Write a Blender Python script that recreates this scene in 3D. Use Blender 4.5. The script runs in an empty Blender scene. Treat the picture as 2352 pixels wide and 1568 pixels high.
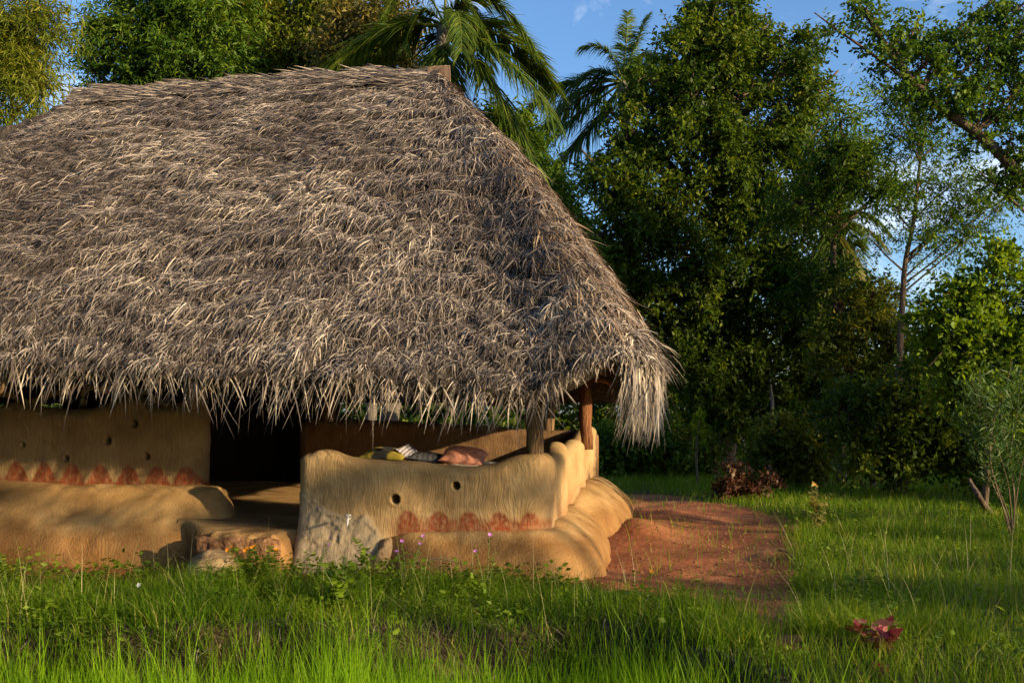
import bpy, math, random
import numpy as np
from mathutils import Vector

# ------------------------------------------------------------------ camera, sky, sun, exposure
sc = bpy.context.scene
COL = sc.collection
RNG = np.random.default_rng(11)
F, CX, HY, EYE = 2287.0, 1176.0, 952.0, 1.5      # focal length, centre, horizon (photo measured at 2352 px wide), eye height
cam = bpy.data.cameras.new('camera'); cam.lens = 35; cam.sensor_width = 36
cam.shift_y = 168 / 2352; cam.clip_end = 2000; cam.clip_start = 0.05
camo = bpy.data.objects.new('camera', cam); COL.objects.link(camo)
camo.location = (0, 0, EYE); camo.rotation_euler = (math.radians(90), 0, 0)
sc.camera = camo

SUN_A, SUN_E = math.radians(33), math.radians(13.5)   # azimuth from +X towards -Y, elevation
sun_vec = Vector((math.cos(SUN_E) * math.cos(SUN_A), -math.cos(SUN_E) * math.sin(SUN_A), math.sin(SUN_E)))
sl = bpy.data.lights.new('sun', 'SUN'); sl.energy = 4.8; sl.angle = math.radians(0.6); sl.color = (1.0, 0.77, 0.46)
so = bpy.data.objects.new('sun', sl); COL.objects.link(so)
so.rotation_euler = sun_vec.to_track_quat('Z', 'Y').to_euler()

w = bpy.data.worlds.new('World'); sc.world = w; w.use_nodes = True
nt = w.node_tree; nd = nt.nodes; lk = nt.links
for n in list(nd): nd.remove(n)
wo = nd.new('ShaderNodeOutputWorld'); bg = nd.new('ShaderNodeBackground'); bg.inputs['Strength'].default_value = 0.13
sky = nd.new('ShaderNodeTexSky'); sky.sky_type = 'NISHITA'; sky.sun_disc = False
sky.sun_elevation = SUN_E; sky.sun_rotation = math.atan2(sun_vec.x, sun_vec.y)
sky.air_density = 1.0; sky.dust_density = 1.3; sky.ozone_density = 4.5
tc = nd.new('ShaderNodeTexCoord'); mp = nd.new('ShaderNodeMapping'); mp.inputs['Scale'].default_value = (2.2, 2.2, 7.0)
mp.inputs['Rotation'].default_value = (0.0, 0.25, 0.0)
ns = nd.new('ShaderNodeTexNoise'); ns.inputs['Scale'].default_value = 1.6; ns.inputs['Detail'].default_value = 7; ns.inputs['Roughness'].default_value = 0.62
ns.inputs['Distortion'].default_value = 0.6
rp = nd.new('ShaderNodeValToRGB'); rp.color_ramp.elements[0].position = 0.52; rp.color_ramp.elements[1].position = 0.82
mx = nd.new('ShaderNodeMixRGB'); mx.inputs['Color2'].default_value = (7.2, 7.4, 7.8, 1)
ml = nd.new('ShaderNodeMath'); ml.operation = 'MULTIPLY'; ml.inputs[1].default_value = 0.8
lk.new(tc.outputs['Generated'], mp.inputs['Vector']); lk.new(mp.outputs['Vector'], ns.inputs['Vector'])
lk.new(ns.outputs['Fac'], rp.inputs['Fac']); lk.new(rp.outputs['Color'], ml.inputs[0]); lk.new(ml.outputs[0], mx.inputs['Fac'])
lk.new(sky.outputs['Color'], mx.inputs['Color1']); lk.new(mx.outputs['Color'], bg.inputs['Color']); lk.new(bg.outputs['Background'], wo.inputs['Surface'])

sc.view_settings.view_transform = 'Standard'; sc.view_settings.look = 'None'
sc.view_settings.exposure = 1.08; sc.view_settings.gamma = 1.0
sc.cycles.max_bounces = 6; sc.cycles.diffuse_bounces = 2; sc.cycles.transmission_bounces = 4; sc.cycles.glossy_bounces = 2

# ------------------------------------------------------------------ helpers
def P(px, py, d):
    return np.array([(px - CX) / F * d, d, EYE - (py - HY) / F * d])
def G(px, py, z=0.0):
    return P(px, py, (EYE - z) * F / (py - HY))
TH = math.radians(-8.42); CT, ST = math.cos(TH), math.sin(TH)
O = np.array([0.362, 9.3, 0.0])
def h2w(p):
    p = np.asarray(p, float); q = p.copy()
    q[..., 0] = O[0] + CT * p[..., 0] - ST * p[..., 1]; q[..., 1] = O[1] + ST * p[..., 0] + CT * p[..., 1]
    return q
def w2h(p):
    p = np.asarray(p, float); q = p.copy(); a = p[..., 0] - O[0]; b = p[..., 1] - O[1]
    q[..., 0] = CT * a + ST * b; q[..., 1] = -ST * a + CT * b
    return q
def px_y(px, py, yh):          # point of the house plane Y = yh seen at a pixel, in house coordinates
    c = w2h(np.array([0, 0, EYE])); e = w2h(P(px, py, 1.0)); t = (yh - c[1]) / (e[1] - c[1])
    return c + t * (e - c)
def px_x(px, py, xh):
    c = w2h(np.array([0, 0, EYE])); e = w2h(P(px, py, 1.0)); t = (xh - c[0]) / (e[0] - c[0])
    return c + t * (e - c)

def _hash(ix, iy, iz, seed):
    h = (ix.astype(np.int64) * 73856093) ^ (iy.astype(np.int64) * 19349663) ^ (iz.astype(np.int64) * 83492791) ^ (seed * 2654435761)
    h &= 0xffffffff; h = (h ^ (h >> 16)) * 0x45d9f3b & 0xffffffff; h = (h ^ (h >> 16)) * 0x45d9f3b & 0xffffffff
    return ((h ^ (h >> 16)) & 0xffffff) / 8388608.0 - 1.0
def vnoise(p, seed=0):
    p = np.asarray(p, float); i = np.floor(p).astype(np.int64); f = p - i; f = f * f * (3 - 2 * f); r = 0
    for a in (0, 1):
        for b in (0, 1):
            for c in (0, 1):
                wgt = (f[:, 0] if a else 1 - f[:, 0]) * (f[:, 1] if b else 1 - f[:, 1]) * (f[:, 2] if c else 1 - f[:, 2])
                r = r + wgt * _hash(i[:, 0] + a, i[:, 1] + b, i[:, 2] + c, seed)
    return r
def fbm(p, seed=0, octv=4):
    p = np.asarray(p, float); r = 0; a = 1.0
    for k in range(octv):
        r = r + a * vnoise(p * 2.0 ** k + 17.3 * k, seed + k); a *= 0.5
    return r
def n2(x, y, s, seed=0, octv=3):
    return fbm(np.stack([x * s, y * s, np.zeros_like(x) + 0.37], 1), seed, octv)
def sstep(a, b, x):
    t = np.clip((x - a) / (b - a), 0, 1); return t * t * (3 - 2 * t)
def unit(v):
    return v / np.maximum(np.linalg.norm(v, axis=-1, keepdims=True), 1e-9)
def rdir(n):
    return unit(RNG.normal(size=(n, 3)))

def link_mesh(name, verts, faces, mat, parent=None, rnd=None, smooth=False, extra=None):
    """faces: list of int arrays (n,3) or (n,4)"""
    verts = np.asarray(verts, np.float32)
    if not isinstance(faces, (list, tuple)): faces = [faces]
    faces = [np.asarray(f, np.int32) for f in faces if len(f)]
    me = bpy.data.meshes.new(name); me.vertices.add(len(verts)); me.vertices.foreach_set('co', verts.ravel())
    tot = sum(f.size for f in faces); cnt = np.concatenate([np.full(len(f), f.shape[1], np.int32) for f in faces])
    me.loops.add(tot); me.loops.foreach_set('vertex_index', np.concatenate([f.ravel() for f in faces]))
    me.polygons.add(len(cnt)); st = np.zeros(len(cnt), np.int32); st[1:] = np.cumsum(cnt)[:-1]
    me.polygons.foreach_set('loop_start', st); me.polygons.foreach_set('loop_total', cnt)
    if smooth: me.polygons.foreach_set('use_smooth', np.ones(len(cnt), bool))
    if rnd is not None:
        a = me.attributes.new('rnd', 'FLOAT', 'POINT'); a.data.foreach_set('value', np.asarray(rnd, np.float32))
    for k, v in (extra or {}).items():
        a = me.attributes.new(k, 'FLOAT', 'POINT'); a.data.foreach_set('value', np.asarray(v, np.float32))
    me.update(calc_edges=True); me.validate()
    if mat is not None: me.materials.append(mat)
    ob = bpy.data.objects.new(name, me); COL.objects.link(ob)
    if parent is not None: ob.parent = parent
    return ob
def tag(o, label=None, cat=None, group=None, kind=None):
    if label: o['label'] = label
    if cat: o['category'] = cat
    if group: o['group'] = group
    if kind: o['kind'] = kind
    return o
def thing(name, label, cat, loc, group=None):
    o = bpy.data.objects.new(name, None); COL.objects.link(o); o.location = tuple(float(v) for v in loc); o.empty_display_size = 0.2
    return tag(o, label, cat, group)

def join(target, *others):
    bpy.ops.object.select_all(action='DESELECT')
    for o in others: o.select_set(True)
    target.select_set(True); bpy.context.view_layer.objects.active = target; bpy.ops.object.join(); return target

class Buf:
    """collects pieces into one mesh"""
    def __init__(s): s.v = []; s.f = {3: [], 4: []}; s.r = []; s.n = 0
    def add(s, v, f, r=0.5):
        v = np.asarray(v, float); s.v.append(v)
        for g in (f if isinstance(f, (list, tuple)) else [f]):
            g = np.asarray(g, int)
            if len(g): s.f[g.shape[1]].append(g + s.n)
        s.r.append(np.full(len(v), r) if np.isscalar(r) else r); s.n += len(v); return s
    def build(s, name, mat, parent=None, smooth=False, origin=None):
        v = np.concatenate(s.v)
        if origin is not None: v = v - np.asarray(origin)
        return link_mesh(name, v, [np.concatenate(s.f[k]) for k in (3, 4) if s.f[k]], mat, parent, np.concatenate(s.r), smooth)

def blades(base, T, B, L, W, S, k=3, rnd=None, pw=1.4, w0=0.75):
    """narrow leaves: p(t) = base + L (T t + B t^2)"""
    n = len(base); t = np.linspace(0, 1, k + 1); L = np.broadcast_to(L, n); W = np.broadcast_to(W, n)
    c = base[:, None, :] + L[:, None, None] * (T[:, None, :] * t[None, :, None] + B[:, None, :] * (t ** 2)[None, :, None])
    prof = np.maximum((w0 + (1 - w0) * np.minimum(t * 3, 1)) * (1 - t ** pw), 0.06)
    off = S[:, None, :] * (W[:, None] * 0.5 * prof[None, :])[:, :, None]
    v = np.stack([c - off, c + off], 2).reshape(-1, 3)
    b = (np.arange(n) * (k + 1) * 2)[:, None]; j = (np.arange(k) * 2)[None, :]
    f = np.stack([b + j, b + j + 1, b + j + 3, b + j + 2], -1).reshape(-1, 4)
    if rnd is None: rnd = RNG.random(n)
    return v, f, np.repeat(rnd, (k + 1) * 2)
def leaves(base, ax, nor, L, W, fold=0.12, rnd=None):
    n = len(base); ax = unit(ax); s = unit(np.cross(ax, nor)); nn = np.cross(s, ax)
    L = np.broadcast_to(L, n)[:, None]; W = np.broadcast_to(W, n)[:, None]
    m = base + ax * L * 0.45 + nn * L * fold
    v = np.stack([base, m + s * W * 0.5, base + ax * L, m - s * W * 0.5], 1).reshape(-1, 3)
    f = np.arange(n * 4).reshape(n, 4)
    if rnd is None: rnd = RNG.random(n)
    return v, f, np.repeat(rnd, 4)
def tube(pts, rad, seg=8, cap=True, wob=0.0, seed=0):
    pts = np.asarray(pts, float); n = len(pts); rad = np.broadcast_to(np.asarray(rad, float), n)
    tg = np.gradient(pts, axis=0); tg = unit(tg); ref = np.array([0, 0, 1.0]) if abs(tg[:, 2]).mean() < 0.8 else np.array([0, 1.0, 0])
    a = unit(np.cross(tg, ref)); b = np.cross(tg, a); th = np.arange(seg) / seg * 2 * np.pi
    v = pts[:, None] + rad[:, None, None] * (a[:, None] * np.cos(th)[None, :, None] + b[:, None] * np.sin(th)[None, :, None])
    if wob: v = v + (unit(v - pts[:, None]) * (wob * rad[:, None, None]) * fbm((v / max(rad.mean() * 2, 0.02)).reshape(-1, 3), seed, 2).reshape(n, seg, 1))
    v = v.reshape(-1, 3); i = np.arange(n - 1)[:, None] * seg; j = np.arange(seg)[None]; k = (j + 1) % seg
    f = [np.stack([i + j, i + k, i + seg + k, i + seg + j], -1).reshape(-1, 4)]
    if cap:
        v = np.concatenate([v, pts[:1], pts[-1:]]); c0, c1 = n * seg, n * seg + 1; j = np.arange(seg); k = (j + 1) % seg
        f.append(np.concatenate([np.stack([k, j, np.full(seg, c0)], 1), np.stack([(n - 1) * seg + j, (n - 1) * seg + k, np.full(seg, c1)], 1)]))
    return v, f
def spline(pts, n):
    """Catmull-Rom through points, n samples"""
    p = np.asarray(pts, float)
    if len(p) == 2: return p[0] + (p[1] - p[0]) * np.linspace(0, 1, n)[:, None]
    q = np.concatenate([[2 * p[0] - p[1]], p, [2 * p[-1] - p[-2]]]); t = np.linspace(0, len(p) - 1 - 1e-6, n); i = t.astype(int); u = (t - i)[:, None]
    a, b, c, d = q[i], q[i + 1], q[i + 2], q[i + 3]
    return 0.5 * (2 * b + (c - a) * u + (2 * a - 5 * b + 4 * c - d) * u ** 2 + (3 * b - a - 3 * c + d) * u ** 3)
def gridfaces(n, m, wrap=False):
    i = np.arange(n - (0 if wrap else 1))[:, None]; j = np.arange(m - 1)[None]; i2 = (i + 1) % n
    return np.stack([i * m + j, i2 * m + j, i2 * m + j + 1, i * m + j + 1], -1).reshape(-1, 4)
def inpoly(x, y, poly):
    r = np.zeros(x.shape, bool); n = len(poly)
    for i in range(n):
        x1, y1 = poly[i][:2]; x2, y2 = poly[(i + 1) % n][:2]
        c = ((y1 > y) != (y2 > y)) & (x < (x2 - x1) * (y - y1) / ((y2 - y1) if y2 != y1 else 1e-9) + x1); r ^= c
    return r

# ------------------------------------------------------------------ materials
def newmat(name):
    m = bpy.data.materials.new(name); m.use_nodes = True; nt = m.node_tree
    return m, nt, nt.nodes, nt.links, nt.nodes['Principled BSDF'], nt.nodes['Material Output']
def ramp(nd, stops):
    r = nd.new('ShaderNodeValToRGB'); e = r.color_ramp.elements
    while len(e) < len(stops): e.new(0.5)
    for k, (p, c) in enumerate(stops): e[k].position = p; e[k].color = (*c, 1)
    return r
def mat_leaf(name, stops, trans=0.4, rough=0.5, spec=0.18):
    m, nt, nd, lk, bs, out = newmat(name)
    at = nd.new('ShaderNodeAttribute'); at.attribute_name = 'rnd'; r = ramp(nd, stops); lk.new(at.outputs['Fac'], r.inputs['Fac'])
    lk.new(r.outputs['Color'], bs.inputs['Base Color']); bs.inputs['Roughness'].default_value = rough; bs.inputs['Specular IOR Level'].default_value = spec
    tr = nd.new('ShaderNodeBsdfTranslucent'); hs = nd.new('ShaderNodeMixRGB'); hs.blend_type = 'MULTIPLY'; hs.inputs['Fac'].default_value = 1.0
    hs.inputs['Color2'].default_value = (1.35, 1.25, 0.5, 1); lk.new(r.outputs['Color'], hs.inputs['Color1']); lk.new(hs.outputs['Color'], tr.inputs['Color'])
    mxs = nd.new('ShaderNodeMixShader'); mxs.inputs['Fac'].default_value = trans
    lk.new(bs.outputs[0], mxs.inputs[1]); lk.new(tr.outputs[0], mxs.inputs[2]); lk.new(mxs.outputs[0], out.inputs['Surface'])
    return m
def mat_rough(name, stops, scale=8, detail=6, rough=0.9, bump=0.3, bscale=None, stretch=(1, 1, 1), dist=0.01, spec=0.2):
    m, nt, nd, lk, bs, out = newmat(name)
    tc = nd.new('ShaderNodeTexCoord'); mp = nd.new('ShaderNodeMapping'); mp.inputs['Scale'].default_value = stretch
    lk.new(tc.outputs['Object'], mp.inputs['Vector'])
    n = nd.new('ShaderNodeTexNoise'); n.inputs['Scale'].default_value = scale; n.inputs['Detail'].default_value = detail; n.inputs['Roughness'].default_value = 0.6
    lk.new(mp.outputs[0], n.inputs['Vector']); r = ramp(nd, stops); lk.new(n.outputs['Fac'], r.inputs['Fac']); lk.new(r.outputs['Color'], bs.inputs['Base Color'])
    bs.inputs['Roughness'].default_value = rough; bs.inputs['Specular IOR Level'].default_value = spec
    if bump:
        n3 = nd.new('ShaderNodeTexNoise'); n3.inputs['Scale'].default_value = bscale or scale * 4; n3.inputs['Detail'].default_value = 5; lk.new(mp.outputs[0], n3.inputs['Vector'])
        b = nd.new('ShaderNodeBump'); b.inputs['Strength'].default_value = bump; b.inputs['Distance'].default_value = dist
        lk.new(n3.outputs['Fac'], b.inputs['Height']); lk.new(b.outputs[0], bs.inputs['Normal'])
    return m
def mat_attr(name, stops, rough=0.8, spec=0.2):
    m, nt, nd, lk, bs, out = newmat(name)
    at = nd.new('ShaderNodeAttribute'); at.attribute_name = 'rnd'; r = ramp(nd, stops); lk.new(at.outputs['Fac'], r.inputs['Fac'])
    lk.new(r.outputs['Color'], bs.inputs['Base Color']); bs.inputs['Roughness'].default_value = rough; bs.inputs['Specular IOR Level'].default_value = spec
    return m

def mat_mud(name, cols, red=None, grey=False, damp_shade=None):
    """hand-smeared clay: arcs of brush marks, stains, optional painted red mask stored as the attribute 'paint', grey patch as 'patch'"""
    m, nt, nd, lk, bs, out = newmat(name)
    tc = nd.new('ShaderNodeTexCoord')
    n1 = nd.new('ShaderNodeTexNoise'); n1.inputs['Scale'].default_value = 2.3; n1.inputs['Detail'].default_value = 7; n1.inputs['Roughness'].default_value = 0.6
    lk.new(tc.outputs['Object'], n1.inputs['Vector']); r = ramp(nd, [(0.3, cols[0]), (0.52, cols[1]), (0.75, cols[2])]); lk.new(n1.outputs['Fac'], r.inputs['Fac'])
    col = r.outputs['Color']
    # smear marks
    dn = nd.new('ShaderNodeTexNoise'); dn.inputs['Scale'].default_value = 1.9; dn.inputs['Detail'].default_value = 1.5; lk.new(tc.outputs['Object'], dn.inputs['Vector'])
    va = nd.new('ShaderNodeVectorMath'); va.operation = 'MULTIPLY_ADD'; va.inputs[1].default_value = (0.32, 0.32, 0.15); lk.new(dn.outputs['Color'], va.inputs[0]); lk.new(tc.outputs['Object'], va.inputs[2])
    mq = nd.new('ShaderNodeMapping'); mq.inputs['Scale'].default_value = (55, 55, 4.2); lk.new(va.outputs[0], mq.inputs['Vector'])
    wv = nd.new('ShaderNodeTexNoise'); wv.inputs['Scale'].default_value = 1.0; wv.inputs['Detail'].default_value = 4; wv.inputs['Roughness'].default_value = 0.6; lk.new(mq.outputs[0], wv.inputs['Vector'])
    fine = nd.new('ShaderNodeTexNoise'); fine.inputs['Scale'].default_value = 60; fine.inputs['Detail'].default_value = 4; lk.new(tc.outputs['Object'], fine.inputs['Vector'])
    ad = nd.new('ShaderNodeMath'); ad.operation = 'MULTIPLY_ADD'; ad.inputs[1].default_value = 0.22; lk.new(fine.outputs['Fac'], ad.inputs[0]); lk.new(wv.outputs['Fac'], ad.inputs[2])
    dk = nd.new('ShaderNodeMixRGB'); dk.blend_type = 'MULTIPLY'; dk.inputs['Fac'].default_value = 0.55; lk.new(col, dk.inputs['Color1']); lk.new(ad.outputs[0], dk.inputs['Color2']); col = dk.outputs['Color']
    if damp_shade:  # brown foot: damp clay, plus shade painted on the front ledge
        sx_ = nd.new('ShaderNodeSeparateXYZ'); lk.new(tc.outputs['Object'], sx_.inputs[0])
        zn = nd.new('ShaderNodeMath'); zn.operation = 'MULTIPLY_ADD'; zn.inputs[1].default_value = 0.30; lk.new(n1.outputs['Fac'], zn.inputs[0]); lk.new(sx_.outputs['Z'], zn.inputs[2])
        dr_ = nd.new('ShaderNodeMapRange'); dr_.inputs['From Min'].default_value = damp_shade - 0.06; dr_.inputs['From Max'].default_value = damp_shade + 0.07; dr_.inputs['To Min'].default_value = 0.8; dr_.inputs['To Max'].default_value = 0.0; lk.new(zn.outputs[0], dr_.inputs['Value'])
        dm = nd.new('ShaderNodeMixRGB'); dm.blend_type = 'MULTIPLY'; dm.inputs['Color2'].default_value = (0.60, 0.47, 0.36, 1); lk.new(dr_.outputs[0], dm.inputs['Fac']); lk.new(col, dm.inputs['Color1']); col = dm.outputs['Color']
    if red:
        at = nd.new('ShaderNodeAttribute'); at.attribute_name = 'paint'
        nn = nd.new('ShaderNodeTexNoise'); nn.inputs['Scale'].default_value = 22; nn.inputs['Detail'].default_value = 5; lk.new(tc.outputs['Object'], nn.inputs['Vector'])
        mu = nd.new('ShaderNodeMath'); mu.operation = 'MULTIPLY'; lk.new(at.outputs['Fac'], mu.inputs[0])
        mr = nd.new('ShaderNodeMapRange'); mr.inputs['From Min'].default_value = 0.25; mr.inputs['From Max'].default_value = 0.6; mr.inputs['To Min'].default_value = 0.35; mr.inputs['To Max'].default_value = 1.0
        lk.new(nn.outputs['Fac'], mr.inputs['Value']); lk.new(mr.outputs[0], mu.inputs[1])
        mm = nd.new('ShaderNodeMixRGB'); mm.inputs['Color2'].default_value = (*red, 1); lk.new(mu.outputs[0], mm.inputs['Fac']); lk.new(col, mm.inputs['Color1']); col = mm.outputs['Color']
    if grey:
        at = nd.new('ShaderNodeAttribute'); at.attribute_name = 'patch'
        mm = nd.new('ShaderNodeMixRGB'); mm.inputs['Color2'].default_value = (0.33, 0.25, 0.15, 1); lk.new(at.outputs['Fac'], mm.inputs['Fac']); lk.new(col, mm.inputs['Color1']); col = mm.outputs['Color']
    lk.new(col, bs.inputs['Base Color']); bs.inputs['Roughness'].default_value = 0.92; bs.inputs['Specular IOR Level'].default_value = 0.15
    b = nd.new('ShaderNodeBump'); b.inputs['Strength'].default_value = 0.75; b.inputs['Distance'].default_value = 0.014
    lk.new(ad.outputs[0], b.inputs['Height']); lk.new(b.outputs[0], bs.inputs['Normal'])
    return m

MUD = ((0.34, 0.21, 0.088), (0.46, 0.30, 0.135), (0.57, 0.40, 0.20))
RED = (0.22, 0.055, 0.022)
M = {}
M['mud'] = mat_mud('clay plaster', MUD, RED, True)
M['mud_plain'] = mat_mud('clay ledge', ((0.28, 0.155, 0.055), (0.42, 0.255, 0.10), (0.51, 0.335, 0.145)), RED, damp_shade=0.50)
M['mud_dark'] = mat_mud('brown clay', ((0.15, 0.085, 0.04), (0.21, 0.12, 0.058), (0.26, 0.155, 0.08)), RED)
M['shade_clay'] = mat_mud('shade-blackened clay', ((0.02, 0.014, 0.009), (0.032, 0.022, 0.014), (0.05, 0.033, 0.02)), RED)  # near-black clay: the inner room's shade is painted into the colour
M['earth_face'] = mat_rough('crumbled earth', [(0.3, (0.10, 0.045, 0.02)), (0.55, (0.22, 0.11, 0.05)), (0.8, (0.36, 0.22, 0.11))], 14, 8, bump=1.0, bscale=30, dist=0.03)
M['rock'] = mat_rough('stone', [(0.3, (0.17, 0.105, 0.05)), (0.55, (0.33, 0.22, 0.115)), (0.8, (0.46, 0.335, 0.19))], 7, 8, bump=0.7, bscale=30, dist=0.02)
M['wood_red'] = mat_rough('reddish bark post', [(0.3, (0.06, 0.022, 0.010)), (0.55, (0.18, 0.075, 0.03)), (0.8, (0.30, 0.15, 0.07))], 9, 6, bump=1.0, bscale=24, stretch=(3, 3, 0.35), dist=0.03)
M['wood'] = mat_rough('weathered wood', [(0.3, (0.07, 0.04, 0.02)), (0.55, (0.20, 0.125, 0.065)), (0.8, (0.34, 0.24, 0.14))], 9, 6, bump=0.9, bscale=24, stretch=(3, 3, 0.35), dist=0.02)
M['log'] = mat_rough('reddish log', [(0.3, (0.20, 0.07, 0.02)), (0.7, (0.42, 0.17, 0.06))], 9, 6, bump=0.6, bscale=24, dist=0.01)
M['bark'] = mat_rough('bark', [(0.3, (0.045, 0.03, 0.02)), (0.6, (0.13, 0.09, 0.06)), (0.8, (0.22, 0.17, 0.12))], 10, 6, bump=0.9, bscale=26, stretch=(2, 2, 0.5), dist=0.03)
M['bark_grey'] = mat_rough('grey bark', [(0.3, (0.08, 0.065, 0.05)), (0.6, (0.15, 0.13, 0.10)), (0.8, (0.22, 0.195, 0.155))], 10, 6, bump=0.8, bscale=18, stretch=(1, 1, 3), dist=0.03)
M['soil'] = mat_rough('red earth', [(0.28, (0.14, 0.042, 0.015)), (0.5, (0.25, 0.082, 0.03)), (0.75, (0.36, 0.145, 0.06))], 1.2, 8, bump=0.6, bscale=14, dist=0.03)
M['ground'] = mat_rough('dark soil under grass', [(0.3, (0.025, 0.016, 0.008)), (0.55, (0.055, 0.036, 0.016)), (0.8, (0.10, 0.06, 0.03))], 2.5, 9, bump=1.0, bscale=20, dist=0.05)
M['straw'] = mat_attr('thatch strands', [(0.0, (0.022, 0.016, 0.013)), (0.3, (0.07, 0.054, 0.045)), (0.62, (0.19, 0.153, 0.125)), (0.9, (0.42, 0.345, 0.27)), (1.0, (0.58, 0.50, 0.39))], 0.6, 0.25)
M['straw_brown'] = mat_attr('brown thatch strands', [(0.0, (0.05, 0.03, 0.02)), (0.5, (0.17, 0.11, 0.07)), (1.0, (0.42, 0.32, 0.21))], 0.6, 0.25)
M['thatch'] = mat_rough('matted thatch', [(0.3, (0.03, 0.024, 0.02)), (0.55, (0.09, 0.07, 0.055)), (0.8, (0.17, 0.135, 0.10))], 20, 8, bump=1.0, bscale=70, stretch=(0.5, 1, 1), dist=0.05)
M['grass'] = mat_leaf('meadow grass', [(0.0, (0.04, 0.09, 0.004)), (0.5, (0.115, 0.205, 0.008)), (0.85, (0.22, 0.295, 0.016)), (1.0, (0.43, 0.37, 0.10))], 0.45, 0.55, 0.12)
M['rice'] = mat_leaf('rice leaf', [(0.0, (0.12, 0.25, 0.006)), (0.6, (0.22, 0.40, 0.010)), (1.0, (0.33, 0.48, 0.02))], 0.5, 0.5, 0.15)
M['dry'] = mat_attr('dry grass stalk', [(0.0, (0.16, 0.17, 0.05)), (0.6, (0.34, 0.30, 0.13)), (1.0, (0.52, 0.46, 0.28))], 0.6)
def leafset(name, a, b, c, tr=0.35): M[name] = mat_leaf(name, [(0.0, a), (0.55, b), (1.0, c)], tr)
leafset('leaf_dark', (0.022, 0.048, 0.004), (0.068, 0.115, 0.008), (0.18, 0.21, 0.016), 0.42)
leafset('leaf_mid', (0.028, 0.065, 0.006), (0.07, 0.135, 0.012), (0.15, 0.215, 0.02), 0.42)
leafset('leaf_yellow', (0.055, 0.08, 0.007), (0.13, 0.165, 0.014), (0.25, 0.24, 0.03), 0.42)
leafset('leaf_olive', (0.08, 0.075, 0.015), (0.20, 0.17, 0.045), (0.36, 0.29, 0.09), 0.42)
leafset('leaf_bright', (0.06, 0.115, 0.006), (0.14, 0.22, 0.011), (0.23, 0.31, 0.022), 0.48)
leafset('leaf_oleander', (0.025, 0.06, 0.012), (0.05, 0.10, 0.02), (0.10, 0.15, 0.045), 0.3)
leafset('leaf_red', (0.05, 0.018, 0.010), (0.08, 0.03, 0.016), (0.12, 0.07, 0.03), 0.25)
leafset('leaf_coleus', (0.14, 0.02, 0.03), (0.34, 0.03, 0.06), (0.30, 0.14, 0.06), 0.3)
leafset('palm', (0.03, 0.06, 0.007), (0.075, 0.125, 0.013), (0.20, 0.22, 0.035), 0.42)
leafset('palm_yellow', (0.06, 0.07, 0.01), (0.16, 0.15, 0.025), (0.30, 0.24, 0.06), 0.4)
leafset('petal_orange', (0.75, 0.22, 0.01), (0.85, 0.30, 0.015), (0.9, 0.4, 0.03), 0.3)
leafset('petal_purple', (0.36, 0.10, 0.42), (0.50, 0.16, 0.50), (0.62, 0.28, 0.60), 0.3)
leafset('petal_white', (0.75, 0.75, 0.75), (0.82, 0.82, 0.82), (0.85, 0.85, 0.82), 0.3)
leafset('leaf_yellowed', (0.5, 0.42, 0.03), (0.55, 0.46, 0.04), (0.6, 0.5, 0.05), 0.3)
M['stem'] = mat_attr('green stem', [(0, (0.06, 0.10, 0.02)), (1, (0.14, 0.17, 0.05))], 0.6)
M['twig'] = mat_attr('twig', [(0, (0.08, 0.055, 0.03)), (1, (0.20, 0.15, 0.09))], 0.8)
def mat_cloth(name, a, b, scale, axis='X'):
    m, nt, nd, lk, bs, out = newmat(name); tc = nd.new('ShaderNodeTexCoord')
    wv = nd.new('ShaderNodeTexWave'); wv.bands_direction = axis; wv.inputs['Scale'].default_value = scale; wv.inputs['Distortion'].default_value = 0.6
    lk.new(tc.outputs['Object'], wv.inputs['Vector']); r = ramp(nd, [(0.35, a), (0.6, b)]); lk.new(wv.outputs['Fac'], r.inputs['Fac']); lk.new(r.outputs[0], bs.inputs['Base Color'])
    bs.inputs['Roughness'].default_value = 0.9
    n = nd.new('ShaderNodeTexNoise'); n.inputs['Scale'].default_value = 14; b2 = nd.new('ShaderNodeBump'); b2.inputs['Strength'].default_value = 0.5; b2.inputs['Distance'].default_value = 0.02
    lk.new(tc.outputs['Object'], n.inputs['Vector']); lk.new(n.outputs['Fac'], b2.inputs['Height']); lk.new(b2.outputs[0], bs.inputs['Normal'])
    return m
M['cloth_orange'] = mat_cloth('orange cloth', (0.58, 0.20, 0.11), (0.68, 0.28, 0.17), 3, 'Y')
M['cloth_dark'] = mat_cloth('black and yellow cloth', (0.02, 0.02, 0.018), (0.26, 0.20, 0.02), 0.9)
M['cloth_grey'] = mat_cloth('grey striped cloth', (0.16, 0.14, 0.17), (0.42, 0.38, 0.40), 9)
M['cloth_white'] = mat_cloth('pale woven mat', (0.55, 0.47, 0.34), (0.66, 0.58, 0.45), 20)
M['metal'] = mat_rough('painted metal', [(0.3, (0.6, 0.58, 0.52)), (0.7, (0.72, 0.7, 0.65))], 20, 3, rough=0.45, bump=0)

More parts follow.
